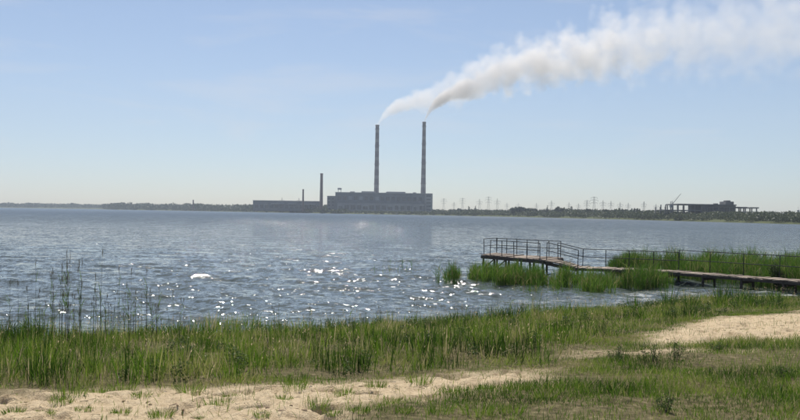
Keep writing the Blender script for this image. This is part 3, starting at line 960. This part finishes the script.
def scatter(n, x0, x1, y0, y1, dens):
    x, y = RNG.uniform(x0, x1, n), RNG.uniform(y0, y1, n)
    keep = RNG.random(n) < dens(x, y)
    x, y = x[keep], y[keep]
    inview = np.abs(x) < y * 0.50 + 1.2
    return x[inview], y[inview]

# inner (landward) edge of the tall bank grass
IN_X = [-14, -4.6, -2.4, 0, 2.2, 3.4, 5.3, 7.6, 10.5, 18]
IN_Y = [10.3, 10.1, 10.5, 11.4, 12.0, 14.8, 17.6, 20.6, 22.6, 24.5]
def tall_zone(x, y):
    sh, inn = near_shore(x), np.interp(x, IN_X, IN_Y) + 0.9 * (fbm(x * 1.1, y * 1.1 + 8, 3) - 0.5)
    a = np.clip((y - inn) / 0.5 + 0.1, 0, 1) * np.clip((sh + 0.9 - y) / 0.6, 0, 1)
    return a
def tall_dens(x, y):
    patch = fbm(x * 0.7 + 70, y * 0.7, 3)
    return tall_zone(x, y) * np.clip(0.40 + (patch - 0.42) * 4.0, 0.08, 1)

# (a) leafy tufts of the bank
tx_, ty_ = scatter(19000, -15, 18, 9.5, 34, tall_dens)
parts = []
nt = len(tx_)
per = RNG.integers(6, 13, nt)
I = np.repeat(np.arange(nt), per)
sp = 0.05 + 0.07 * RNG.random(len(I))
aa = RNG.uniform(0, 2 * np.pi, len(I))
bx_, by_ = tx_[I] + np.cos(aa) * sp, ty_[I] + np.sin(aa) * sp
Pz = height(bx_, by_)
patchy = fbm(tx_ * 0.5 + 11, ty_ * 0.5 + 4, 3)
left = np.clip((3.0 - tx_) / 6.0, 0, 1)
hb = (0.22 + 0.13 * left + 0.95 * (patchy - 0.5)) * RNG.uniform(0.7, 1.3, nt)
hb *= np.clip((ty_ - np.interp(tx_, IN_X, IN_Y)) / 1.5 + 0.45, 0.45, 1)
Hh = np.maximum(hb[I], 0.10) * RNG.uniform(0.55, 1.15, len(I))
tone0 = np.clip(0.42 + 1.9 * (fbm(tx_ * 1.1 + 2, ty_ * 0.9 + 33, 3) - 0.5) + RNG.normal(0, 0.13, nt), 0.02, 0.9)
tn_ = np.clip(tone0[I] + RNG.normal(0, 0.10, len(I)), 0, 1)
dry = RNG.random(len(I)) < 0.08
tn_ = np.where(dry, RNG.uniform(0.78, 1.0, len(I)), tn_)
parts.append(blades(np.stack([bx_, by_, Pz - 0.02], 1), Hh, RNG.uniform(0.007, 0.015, len(I)), np.abs(RNG.normal(0.22, 0.2, len(I))), aa + RNG.normal(0, 0.4, len(I)), tn_, 3))
# (b) thin upright stems between the tufts, many of them last year's straw
sx_, sy_ = scatter(60000, -15, 18, 9.5, 34, lambda x, y: tall_dens(x, y) * 0.7)
ns = len(sx_)
sl = np.clip((3.5 - sx_) / 6.0, 0, 1)
parts.append(blades(np.stack([sx_, sy_, height(sx_, sy_) - 0.02], 1), (0.20 + 0.20 * sl) * RNG.uniform(0.4, 1.5, ns), RNG.uniform(0.003, 0.007, ns),
                    np.abs(RNG.normal(0.12, 0.12, ns)), RNG.uniform(0, 6.28, ns), np.where(RNG.random(ns) < 0.33, RNG.uniform(0.7, 1, ns), RNG.uniform(0.05, 0.5, ns)), 2))
# low undergrowth and leaning dead straw filling the bank
ux_, uy_ = scatter(260000, -15, 18, 9.3, 34, lambda x, y: np.clip(tall_zone(x, y) * (0.06 + 0.8 * np.clip((fbm(x * 1.2 + 7, y * 1.2 + 21, 3) - 0.42) * 4, 0, 1)), 0, 1))
nu = len(ux_)
utone = 0.45 + 1.8 * (fbm(ux_ * 1.1 + 3, uy_ * 1.1 + 77, 3) - 0.5) + RNG.normal(0, 0.12, nu)
utone = np.where(RNG.random(nu) < 0.17, RNG.uniform(0.7, 1.0, nu), np.clip(utone, 0, 0.8))
parts.append(blades(np.stack([ux_, uy_, height(ux_, uy_) - 0.01], 1), RNG.uniform(0.05, 0.22, nu), RNG.uniform(0.006, 0.013, nu), np.abs(RNG.normal(0.55, 0.35, nu)), RNG.uniform(0, 6.28, nu), utone, 2))
# bent and broken dead stems
dx_, dy_ = scatter(9000, -15, 18, 10.0, 33, lambda x, y: tall_zone(x, y) * 0.6)
nd = len(dx_)
parts.append(blades(np.stack([dx_, dy_, height(dx_, dy_)], 1), RNG.uniform(0.12, 0.34, nd), RNG.uniform(0.004, 0.009, nd), RNG.uniform(0.8, 1.9, nd), RNG.uniform(0, 6.28, nd), RNG.uniform(0.72, 1.0, nd), 3))
# small pale seed heads and blossoms among the blades
fx_, fy_ = scatter(2600, -15, 18, 10.5, 33, lambda x, y: tall_zone(x, y))
nf = len(fx_)
for q in range(3):
    parts.append(blades(np.stack([fx_, fy_, height(fx_, fy_) + RNG.uniform(0.18, 0.5, nf)], 1), np.full(nf, 0.035), np.full(nf, 0.016), np.full(nf, 0.6), RNG.uniform(0, 6.28, nf), np.full(nf, 1.0), 2))
blade_object('bank_grass', parts, M['grass'], 'tall mixed green and straw grass along the lake bank', 'grass')

# broad-leaved weeds scattered through the bank as one undergrowth
hx_, hy_ = scatter(900, -13, 16, 10.4, 31, lambda x, y: tall_zone(x, y) * np.clip((fbm(x * 0.6 + 33, y * 0.6 + 12, 2) - 0.4) * 4, 0.05, 1))
hh_ = RNG.uniform(0.08, 0.26, len(hx_))
V, Q, tn = leaf_cloud(np.stack([hx_, hy_, height(hx_, hy_) + hh_ * 0.6], 1), np.stack([hh_ * 0.55, hh_ * 0.55, hh_ * 0.6], 1), 22000, 0.013, 0.6, 91)
tag(link('bank_weeds', np_mesh('bank_weeds', V, Q, None, {'tone': tn}), M['weed']), 'low broad-leaved weeds mixed into the tall bank grass', 'weeds', kind='stuff')

# (c) short turf on the right and thin scatter over the sand
def turf_dens(x, y):
    s = sandiness(x, y)
    patch = fbm(x * 1.0 + 4, y * 1.2 + 60, 4)
    d = np.clip((patch - 0.44) * 5 + 0.65, 0.12, 1) * (1 - s) ** 1.5
    d = d + 0.03
    d = np.where(y > np.interp(x, IN_X, IN_Y) + 0.3, d * 0.35, d)
    return np.where(y > near_shore(x) - 0.3, 0, d)
gx_, gy_ = scatter(700000, -9, 16, 7.8, 26, turf_dens)
ng = len(gx_)
gp = fbm(gx_ * 0.9 + 51, gy_ * 0.9 + 13, 3)
parts = [blades(np.stack([gx_, gy_, height(gx_, gy_) - 0.01], 1), (0.04 + 0.20 * np.clip(gp - 0.3, 0, 1)) * RNG.uniform(0.5, 1.6, ng), RNG.uniform(0.004, 0.0095, ng),
                np.abs(RNG.normal(0.45, 0.3, ng)), RNG.uniform(0, 6.28, ng),
                np.clip(np.where(RNG.random(ng) < 0.15, RNG.uniform(0.7, 1, ng), 0.47 + 1.1 * (fbm(gx_ * 1.2, gy_ * 1.2 + 90, 2) - 0.5) + RNG.normal(0, 0.1, ng)), 0, 1), 2)]
blade_object('turf', parts, M['grass'], 'short patchy turf on the sandy ground at the lower right', 'grass')

# dead straw and twigs lying on the sand
lx_, ly_ = scatter(10000, -9, 16, 7.9, 22, lambda x, y: sandiness(x, y) * np.clip((fbm(x * 1.4 + 90, y * 1.8, 3) - 0.42) * 5, 0.05, 1))
nl = len(lx_)
la, ll, lwid = RNG.uniform(0, 6.28, nl), RNG.uniform(0.02, 0.10, nl), RNG.uniform(0.003, 0.008, nl)
ca, sa = np.cos(la), np.sin(la)
lz0 = height(lx_, ly_) + 0.008
cor = [np.stack([lx_ + ca * ll * i / 2 - sa * lwid * j / 2, ly_ + sa * ll * i / 2 + ca * lwid * j / 2, lz0 + RNG.uniform(0, 0.012, nl)], 1) for i, j in ((-1, -1), (1, -1), (1, 1), (-1, 1))]
lt = np.repeat(RNG.uniform(0, 0.8, nl), 4)
lo = link('straw_litter', np_mesh('straw_litter', np.stack(cor, 1).reshape(-1, 3), np.arange(nl * 4).reshape(-1, 4), None, {'tone': lt}), M['dry_reed'])
tag(lo, 'bits of dead straw and twigs strewn over the sand', 'litter', kind='stuff')

# reed beds in the water round the pier
def reed_bed(label, poly, n, h0, h1, gaps=0.40, tone=0.5, wide=(0.010, 0.022)):
    xs, ys = [q[0] for q in poly], [q[1] for q in poly]
    x, y = RNG.uniform(min(xs), max(xs), n * 4), RNG.uniform(min(ys), max(ys), n * 4)
    sd = poly_sd(x, y, poly) + 1.5 * (fbm(x * 1.1, y * 0.8 + 5, 3) - 0.5)
    gap = fbm(x * 1.6 + 20, y * 1.1, 3)
    keep = RNG.random(len(x)) < np.clip(sd * 1.5 + 0.12, 0, 1) * np.clip((gap - gaps) * 4.5, 0.05, 1)
    x, y, sd = x[keep][:n], y[keep][:n], sd[keep][:n]
    k = len(x)
    hgt = RNG.uniform(h0 * 0.7, h1 * 1.1, k) * (0.45 + 1.1 * fbm(x * 1.1 + 9, y * 1.1, 2)) * np.clip(0.65 + sd, 0.5, 1)
    P = np.stack([x, y, np.full(k, -0.15)], 1)
    tn = np.clip(tone + 0.5 * (fbm(x * 0.9, y * 0.9 + 44, 2) - 0.5) + RNG.normal(0, 0.13, k), 0, 0.9)
    tn = np.where(RNG.random(k) < 0.14, RNG.uniform(0.9, 1.0, k), tn)
    V1 = blades(P, hgt + 0.15, RNG.uniform(*wide, k), np.abs(RNG.normal(0.10, 0.08, k)), RNG.uniform(0, 6.28, k), tn, 3)
    # leaves branching off the upper stem
    m_ = np.repeat(np.arange(k), 2)
    P2 = P[m_].copy(); P2[:, 2] += hgt[m_] * RNG.uniform(0.35, 0.75, len(m_))
    V2 = blades(P2, hgt[m_] * 0.42, RNG.uniform(*wide, len(m_)) * 1.1, np.abs(RNG.normal(0.7, 0.3, len(m_))), RNG.uniform(0, 6.28, len(m_)), np.clip(tn[m_] + 0.06, 0, 1), 2)
    cx_, cy_ = float(np.mean(x)), float(np.mean(y))
    o = blade_object('reed_bed', [V1, V2], M['reed'], label, 'reeds', 'stuff', None, (cx_, cy_, 0.0))
    o['group'] = 'reed beds around the pier'
reed_bed('small separate reed clump at the left end, apart from the pier', [(1.55, 36.3), (2.75, 36.0), (2.8, 38.4), (1.7, 38.6)], 520, 0.65, 0.95)
reed_bed('bright green reed bed in front of the raised pier platform', [(2.9, 37.0), (4.2, 35.9), (6.1, 34.8), (6.4, 37.8), (5.0, 39.4), (3.2, 39.8)], 2500, 0.62, 0.95)
reed_bed('reed bed in front of the sagging ramp of the pier', [(5.9, 34.4), (7.6, 33.0), (8.9, 33.4), (9.3, 37.6), (7.6, 38.0), (6.2, 36.9)], 1500, 0.55, 0.85, tone=0.55)
reed_bed('dense reed bed in front of the low walkway rail', [(9.1, 34.4), (10.2, 34.4), (11.2, 36.0), (11.6, 37.6), (10.8, 38.5), (9.8, 38.7)], 1500, 0.8, 1.15, 0.33, tone=0.45)
reed_bed('broad tall reed bed filling the water behind the right walkway', [(11.4, 41.6), (13.0, 40.6), (15.4, 37.0), (20.6, 29.8), (27, 34), (24, 42), (18, 45), (12.8, 46), (11.0, 44)], 19000, 0.98, 1.35, 0.22, tone=0.40)
reed_bed('tall reeds behind the walkway at the right picture edge', [(15.6, 37.0), (18.2, 33.6), (20.5, 31.5), (23, 33), (20, 39), (16.5, 40)], 4200, 0.9, 1.2, 0.22, tone=0.42)
reed_bed('thin scattering of reed stems in open water left of the pier', [(-1.3, 42.5), (0.9, 42.0), (0.8, 45.5), (-1.0, 45.5)], 34, 0.5, 0.8, tone=0.35)
reed_bed('few reed stems standing in the water before the ramp', [(4.4, 31.8), (6.6, 31.2), (6.6, 33.2), (4.5, 34.0)], 60, 0.3, 0.6, tone=0.35)
reed_bed('dark reeds growing between walkway and platform rail', [(10.6, 42.4), (12.6, 41.4), (12.8, 44.0), (10.9, 44.6)], 1900, 0.95, 1.3, 0.25, tone=0.25)

# tall thin reed stalks over the left bank, one by one
def stalk_meshes(seed):
    rg = np.random.default_rng(seed)
    h = rg.uniform(0.85, 1.1)
    k = 7
    lean = rg.uniform(-0.05, 0.05, 2)
    b = MB()
    prev = Vector((0, 0, -0.05))
    for i in range(1, k + 1):
        t = i / k
        cur = Vector((lean[0] * t * t, lean[1] * t * t, h * t))
        b.bar(prev, cur, 0.0045 * (1.05 - 0.75 * (i - 1) / k), 0.0045 * (1.05 - 0.75 * i / k), 5, cap=False)
        prev = cur
    me = b.mesh('reed_stalk')
    at_ = me.attributes.new('tone', 'FLOAT', 'POINT')
    at_.data.foreach_set('value', np.full(len(me.vertices), float(rg.uniform(0.1, 0.6)), dtype=np.float32))
    me.materials.append(M['dry_reed'])
    leaves = []
    for i in range(3):
        t = rg.uniform(0.25, 0.75)
        P = np.array([[lean[0] * t * t, lean[1] * t * t, h * t]])
        V, Q, T, tn = blades(P, np.array([0.22]), np.array([0.012]), np.array([rg.uniform(0.3, 0.9)]), np.array([rg.uniform(0, 6.28)]), np.array([rg.uniform(0.1, 0.6)]), 3)
        lm = np_mesh('leaf', V, Q, T, {'tone': tn}); lm.materials.append(M['grass'])
        leaves.append(lm)
    n = 14
    P = np.stack([np.full(n, lean[0]), np.full(n, lean[1]), h * rg.uniform(0.90, 0.99, n)], 1)
    V, Q, T, tn = blades(P, rg.uniform(0.05, 0.11, n), np.full(n, 0.006), np.abs(rg.normal(0.35, 0.2, n)), rg.uniform(0, 6.28, n), rg.uniform(0.2, 0.8, n), 2)
    pm = np_mesh('seed_head', V, Q, T, {'tone': tn}); pm.materials.append(M['dry_reed'])
    return me, leaves, pm
STALKS = [stalk_meshes(100 + k) for k in range(7)]
def stalk(x, y, h, label, group, k):
    me, leaves, pm = STALKS[k % 7]
    o = link('reed_stalk', me, None, None, (x, y, float(height(np.array([x]), np.array([y]))[0])), random.uniform(0, 6.28))
    o.scale = (1.0, 1.0, h)
    tag(o, label, 'reed', group)
    for lm in leaves:
        link('leaf', lm, None, o)
    link('seed_head', pm, None, o)
srg = random.Random(3)
for k in range(90):
    px = srg.triangular(2, 212, 70)
    Y = srg.uniform(15.5, 20.0)
    top = srg.uniform(285, 318) if srg.random() < 0.8 else srg.uniform(256, 285)
    x, z = at(px, top, Y)
    g = float(height(np.array([x]), np.array([Y]))[0])
    stalk(x, Y, max(0.5, z - g), 'thin tall reed stalk rising above the grass against the water, left bank', 'tall reed stalks on the left bank', k)
for k in range(26):
    px = srg.uniform(215, 560)
    Y = srg.uniform(19.0, 22.0) + max(0, (px - 350) * 0.018)
    x, z = at(px, srg.uniform(302, 322) - max(0, (px - 400) * 0.06), Y)
    g = float(height(np.array([x]), np.array([Y]))[0])
    stalk(x, Y, max(0.4, z - g), 'short thin reed stalk at the water edge in the middle of the bank', 'short reed stalks along the middle bank', k)

# ------------------------------------------------------------------ single plants, tufts and clods
def tuft(name, label, group, x, y, h, n, spread, width, lean, tone, m='grass', cat='plant'):
    z = float(height(np.array([x]), np.array([y]))[0])
    aa = RNG.uniform(0, 6.28, n); r = spread * np.sqrt(RNG.random(n))
    P = np.stack([x + np.cos(aa) * r, y + np.sin(aa) * r, np.full(n, z - 0.02)], 1)
    parts = [blades(P, h * RNG.uniform(0.5, 1.1, n), RNG.uniform(0.7, 1.2, n) * width, np.abs(RNG.normal(lean, 0.2, n)), aa, np.clip(RNG.normal(tone, 0.14, n), 0, 1), 3)]
    o = blade_object(name, parts, M[m], label, cat, 'thing', None, (x, y, z))
    o['group'] = group
def leafy_weed(label, x, y, h):
    z = float(height(np.array([x]), np.array([y]))[0])
    t = empty('leafy_weed', (x, y, z))
    tag(t, label, 'weed', 'dark leafy weeds in the turf')
    c, r = [], []
    for q in range(9):
        an, d = RNG.uniform(0, 6.28), RNG.uniform(0.02, 0.16)
        hh = h * RNG.uniform(0.6, 1.05)
        b = (math.cos(an) * d * 0.5, math.sin(an) * d * 0.5, -0.02)
        e = (math.cos(an) * d, math.sin(an) * d, hh)
        MB().bar(b, e, 0.004, 0.002, 4).build('stem', M['bark'], t)
        for f in (0.35, 0.6, 0.85):
            c.append([b[i] + (e[i] - b[i]) * f for i in range(3)]); r.append((0.045, 0.045, h * 0.15))
    V, Q, tn = leaf_cloud(c, r, 300, 0.009, 0.75, int(x * 100))
    link('foliage', np_mesh('foliage', V, Q, None, {'tone': tn}), M['weed'], t)
def ground_at(px, py):
    d = ray(px, py)
    t = 5.0
    for _ in range(400):
        q = d * t
        if CAM_H + q.z < float(height(np.array([q.x]), np.array([q.y]), False)[0]):
            break
        t += 0.05
    return (d * t).x, (d * t).y
for px, py, h, lab in ((634, 304, .42, 'leftmost of the dark reed tufts on the right water edge'), (668, 303, .62, 'tallest dark reed tuft on the right water edge'),
                       (690, 305, .35, 'small reed tuft just right of the tallest one'), (721, 303, .60, 'dark reed tuft on the water edge below the walkway middle'),
                       (737, 305, .5, 'bushy reed tuft right of the one below the walkway middle'), (757, 306, .3, 'low reed tuft on the right water edge before the last'),
                       (777, 306, .38, 'last reed tuft on the water edge towards the right frame')):
    x, y = ground_at(px, py)
    y = min(y, float(near_shore(np.array([x]))[0]) - 0.2)
    tuft('reed_tuft', lab, 'reed tufts on the right water edge', x, y, h * 1.5, 40, 0.16, 0.02, 0.25, 0.25, 'reed')
for px, py, h, lab in ((650, 362, .30, 'dark leafy weed left of the pair before the sand patch'), (674, 360, .30, 'dark leafy weed right of the pair before the sand patch'),
                       (662, 412, .20, 'dark weed in the turf near the bottom edge'), (783, 378, .18, 'dark weed at the right edge of the turf'),
                       (618, 362, .24, 'weed where the tall bank grass meets the turf'), (718, 352, .14, 'small weed on the near rim of the sand patch')):
    x, y = ground_at(px, py)
    leafy_weed(lab, x, y, h)
TU = [(14, 412, .10, 'tuft in the bottom left corner of the sand'), (45, 414, .08, 'small tuft beside the bottom left corner tuft'), (62, 404, .13, 'tuft on the sand under the left grass edge'),
      (98, 392, .12, 'yellowish tuft where grass meets sand at left'), (122, 390, .20, 'bright upright tuft at the grass edge left of the earth clods'), (120, 414, .10, 'flat tuft on the sand below the bright upright tuft'),
      (161, 418, .13, 'tuft at the bottom edge below the earth clods'), (218, 405, .16, 'thin dark tuft standing right of the earth clods'), (232, 398, .07, 'tiny tuft right of the thin dark tuft'),
      (262, 416, .07, 'tiny tuft at the bottom edge left of centre'), (318, 404, .14, 'tuft on the middle of the sand strip'), (345, 396, .12, 'tuft near the grass edge, middle of the sand strip'),
      (360, 414, .08, 'low tuft at the bottom edge near the centre'), (392, 398, .10, 'tuft right of the middle of the sand strip'), (440, 414, .16, 'left one of the broad green tufts at the bottom centre'),
      (478, 416, .20, 'biggest broad green tuft at the bottom centre'), (512, 412, .15, 'right one of the broad green tufts at the bottom centre'), (545, 398, .13, 'tuft at the right end of the sand strip'),
      (70, 396, .22, 'dark tuft at the grass edge, far left'), (190, 392, .20, 'dark tuft at the grass edge above the earth clods'), (420, 384, .20, 'tuft at the grass edge right of centre'), (295, 390, .20, 'tuft at the grass edge left of centre')]
for px, py, h, lab in ((30, 401, .09, 'tuft on the left sand under the far left dark tuft'), (84, 410, .07, 'small tuft between the two leftmost sand tufts and the flat one'), (142, 396, .10, 'tuft right of the bright upright tuft'), (204, 416, .06, 'tiny tuft at the bottom right of the earth clods'),
                       (248, 408, .11, 'tuft halfway between the thin dark tuft and the strip middle'), (285, 400, .08, 'small tuft above the middle earth clods'), (333, 416, .07, 'tiny tuft at the bottom right of the middle earth clods'), (376, 388, .13, 'tuft at the grass edge just left of centre'),
                       (405, 412, .09, 'tuft at the bottom, just right of centre'), (452, 394, .12, 'tuft on the sand above the left broad tuft'), (486, 388, .12, 'tuft on the narrowing right part of the sand strip'), (520, 390, .14, 'tuft near the right end of the sand strip')):
    TU.append((px, py, h, lab))
for px, py, h, lab in TU:
    x, y = ground_at(px, py)
    tuft('grass_tuft', 'green grass ' + lab, 'grass tufts on the sand strip', x, y, h, 110, 0.05 + 0.55 * h, 0.0065, 0.40, 0.48)
ws = empty('willow_shrub', (16.05, 36.3, 0.0))
tag(ws, 'dark rounded willow shrub among the reeds behind the right walkway', 'shrub')
wc, wr = [], []
for q in range(12):
    an, d = RNG.uniform(0, 6.28), RNG.uniform(0.05, 0.42)
    e = (math.cos(an) * d, math.sin(an) * d, RNG.uniform(0.5, 1.15))
    MB().bar((math.cos(an) * 0.08, math.sin(an) * 0.08, -0.2), e, 0.012, 0.005, 5).build('branch', M['bark'], ws)
    for f in (0.4, 0.65, 0.9):
        wc.append((e[0] * f, e[1] * f, e[2] * f)); wr.append((0.19, 0.19, 0.17))
V, Q, tn = leaf_cloud(wc, wr, 2600, 0.022, 0.35, 77)
link('foliage', np_mesh('foliage', V, Q, None, {'tone': tn}), M['tree'], ws)
def clod_mesh(seed):
    rg = random.Random(seed)
    import bmesh
    bm = bmesh.new()
    bmesh.ops.create_icosphere(bm, subdivisions=2, radius=1.0)
    for v in bm.verts:
        v.co *= 0.72 + 0.5 * rg.random()
        v.co.z *= 0.55
    me = bpy.data.meshes.new('earth_clod')
    bm.to_mesh(me); bm.free()
    me.materials.append(M['clod'])
    return me
CL = [clod_mesh(k) for k in range(4)]
for k in range(24):
    px, py = (srg.uniform(120, 205), srg.uniform(400, 409)) if k < 14 else (srg.uniform(265, 330), srg.uniform(405, 415))
    x, y = ground_at(px, py)
    o = link('earth_clod', CL[k % 4], None, None, (x, y, float(height(np.array([x]), np.array([y]))[0])), srg.uniform(0, 6.28))
    s = srg.uniform(0.010, 0.026)
    o.scale = (s * srg.uniform(1, 1.9), s, s)
    if k < 14: tag(o, 'brown earth clod in the broken patch of sand at the left', 'clod', 'earth clods on the left sand')
    else: tag(o, 'brown earth clod on the sand at the bottom, left of centre', 'clod', 'earth clods on the middle sand')

# ------------------------------------------------------------------ smoke
def plume(label, origin, pts, dens, tint, seed):
    """pts: (dx, dz, radius) in metres along the wind from the chimney mouth"""
    L = pts[-1][0]
    Hm = max(q[1] for q in pts) * 1.05
    Rm = max(q[2] for q in pts) * 1.05
    nseg, nr = 48, 16
    xs = np.linspace(-4, L, nseg)
    px_, pz_, pr_ = [q[0] for q in pts], [q[1] for q in pts], [q[2] for q in pts]
    b = MB()
    vs, fs = [], []
    for i, x in enumerate(xs):
        zc = np.interp(x, px_, pz_); r = np.interp(x, px_, pr_) * 1.75 + 2.5
        yc = 0.10 * max(x, 0)
        for k in range(nr):
            an = 2 * math.pi * k / nr
            vs.append((x, yc + math.cos(an) * r, zc + math.sin(an) * r * (1.0 if i else 0.7)))
    for i in range(nseg - 1):
        for k in range(nr):
            fs.append((i * nr + k, i * nr + (k + 1) % nr, (i + 1) * nr + (k + 1) % nr, (i + 1) * nr + k))
    fs += [tuple(reversed(range(nr))), tuple(range((nseg - 1) * nr, nseg * nr))]
    b.add(vs, fs)
    m, n, l, out = nodes_of('smoke')
    m.cycles.volume_step_rate = 0.2
    def math_(op, a, bb=None, c=None, clamp=False):
        k = n.new('ShaderNodeMath'); k.operation = op; k.use_clamp = clamp
        for i, v in enumerate((a, bb, c)):
            if v is None: continue
            if hasattr(v, 'links'): l.new(v, k.inputs[i])
            else: k.inputs[i].default_value = v
        return k.outputs[0]
    tc = n.new('ShaderNodeTexCoord')
    sp_ = n.new('ShaderNodeSeparateXYZ'); l.new(tc.outputs['Object'], sp_.inputs[0])
    x, y, z = sp_.outputs
    t = math_('DIVIDE', x, L, clamp=True)
    def curve(vals):
        c = n.new('ShaderNodeFloatCurve')
        cu = c.mapping.curves[0]
        cu.points[0].location = (0, vals[0][1]); cu.points[1].location = (1, vals[-1][1])
        for a, v in vals[1:-1]: cu.points.new(a, v)
        for pt in cu.points: pt.handle_type = 'AUTO_CLAMPED'
        c.mapping.update()
        l.new(t, c.inputs['Value'])
        return c.outputs[0]
    zc = math_('MULTIPLY', curve([(q[0] / L, q[1] / Hm) for q in pts]), Hm)
    r = math_('MULTIPLY', curve([(q[0] / L, q[2] / Rm) for q in pts]), Rm)
    # billows: warp grows with the plume
    def noise(scale, det):
        k = n.new('ShaderNodeTexNoise'); k.noise_dimensions = '4D'
        k.inputs['W'].default_value = seed
        k.inputs['Scale'].default_value = scale; k.inputs['Detail'].default_value = det; k.inputs['Roughness'].default_value = 0.55
        l.new(tc.outputs['Object'], k.inputs['Vector'])
        return k
    n_big, n_mid, n_small = noise(0.014, 1), noise(0.045, 2), noise(0.13, 2)
    f_mid = math_('SUBTRACT', n_mid.outputs['Fac'], 0.5)
    f_big = math_('SUBTRACT', n_big.outputs['Fac'], 0.5)
    f_small = math_('SUBTRACT', n_small.outputs['Fac'], 0.5)
    dy = math_('SUBTRACT', y, math_('MULTIPLY', x, 0.10))
    dz = math_('SUBTRACT', math_('SUBTRACT', z, zc), math_('MULTIPLY', math_('MULTIPLY', f_big, r), 1.1))
    rr = math_('DIVIDE', math_('SQRT', math_('ADD', math_('MULTIPLY', dy, dy), math_('MULTIPLY', dz, dz))), r)
    near = math_('SUBTRACT', 1.0, math_('MULTIPLY', t, 6.0), clamp=True)
    amp = math_('DIVIDE', math_('SUBTRACT', r, 4.0), 22.0, clamp=True)
    vo = n.new('ShaderNodeTexVoronoi'); vo.voronoi_dimensions = '3D'; vo.feature = 'F1'
    vo.inputs['Scale'].default_value = 0.030; vo.inputs['Detail'].default_value = 0.0
    l.new(tc.outputs['Object'], vo.inputs['Vector'])
    puff = math_('SUBTRACT', vo.outputs['Distance'], 0.44)
    e = math_('ADD', rr, math_('MULTIPLY', math_('MULTIPLY', puff, 1.7), amp))
    e = math_('ADD', e, math_('MULTIPLY', math_('MULTIPLY', f_big, 1.6), amp))
    e = math_('ADD', e, math_('MULTIPLY', math_('MULTIPLY', f_mid, 1.2), amp))
    e = math_('ADD', e, math_('MULTIPLY', f_small, math_('ADD', 1.5, math_('MULTIPLY', amp, -0.5))))
    mask = math_('SUBTRACT', math_('SUBTRACT', 1.3, math_('MULTIPLY', amp, 0.28)), e)
    mask = math_('MULTIPLY', mask, 2.2, clamp=True)
    dn = math_('MULTIPLY', mask, curve([(a, v) for a, v in dens[0]]))
    dn = math_('MULTIPLY', dn, dens[1])
    dn = math_('MULTIPLY', dn, math_('ADD', 1.0, math_('MULTIPLY', f_big, 2.0), clamp=False))
    dn = math_('MAXIMUM', dn, 0.0)
    pv = n.new('ShaderNodeVolumePrincipled')
    pv.inputs['Color'].default_value = (*tint, 1)
    pv.inputs['Anisotropy'].default_value = 0.3
    l.new(dn, pv.inputs['Density'])
    l.new(pv.outputs[0], out.inputs['Volume'])
    o = b.build('smoke_plume', m, None, origin)
    tag(o, label, 'smoke', kind='stuff')
k = 1.614
LP = [(0, 0, 1.7), (3, 5, 2.8), (8, 11, 4.2), (23, 20, 8), (53, 29, 12), (83, 44, 16), (123, 64, 20), (183, 75, 25), (243, 90, 35), (323, 106, 39), (423, 118, 44), (520, 128, 48)]
RP = [(0, 0, 1.6), (2.5, 7, 2.6), (7, 14, 4), (16, 22, 6.5), (36, 33, 10), (56, 42, 13), (76, 52, 17), (136, 66, 23), (196, 77, 28), (276, 94, 32), (376, 107, 37), (473, 117, 42)]
DN = ([(0, 1.0), (0.05, 0.9), (0.12, 0.62), (0.25, 0.38), (0.42, 0.25), (0.56, 0.13), (0.7, 0.085), (1, 0.06)], 0.05)
plume('pale smoke drifting right from the left tall chimney', (cl[0], CY, cl[1] - 0.5), [(a * k, b * k, c * k) for a, b, c in LP], DN, (0.965, 0.930, 0.900), 1.7)
DN2 = ([(0, 1.0), (0.05, 0.75), (0.12, 0.45), (0.25, 0.22), (0.42, 0.12), (0.56, 0.06), (0.7, 0.04), (1, 0.03)], 0.12)
plume('smoke tinted darker for shade, rising from the right tall chimney into the shared plume', (cr[0], CY, cr[1] - 0.5), [(a * k, b * k, c * k) for a, b, c in RP], DN2, (0.93, 0.90, 0.875), 5.3)  # lower tint puts the backlit, shadowed look into the smoke colour

# ------------------------------------------------------------------ haze
m, n, l, out = nodes_of('haze_air')
pv = n.new('ShaderNodeVolumePrincipled')
pv.inputs['Color'].default_value = (0.80, 0.88, 1.0, 1)
pv.inputs['Density'].default_value = 0.00016
pv.inputs['Anisotropy'].default_value = 0.0
l.new(pv.outputs[0], out.inputs['Volume'])
m.cycles.homogeneous_volume = True
hz = MB().box(-3620, 3620, -3620, 3620, -3.2, 430).build('haze', m)
tag(hz, 'pale summer haze over the lake', 'haze', kind='stuff')
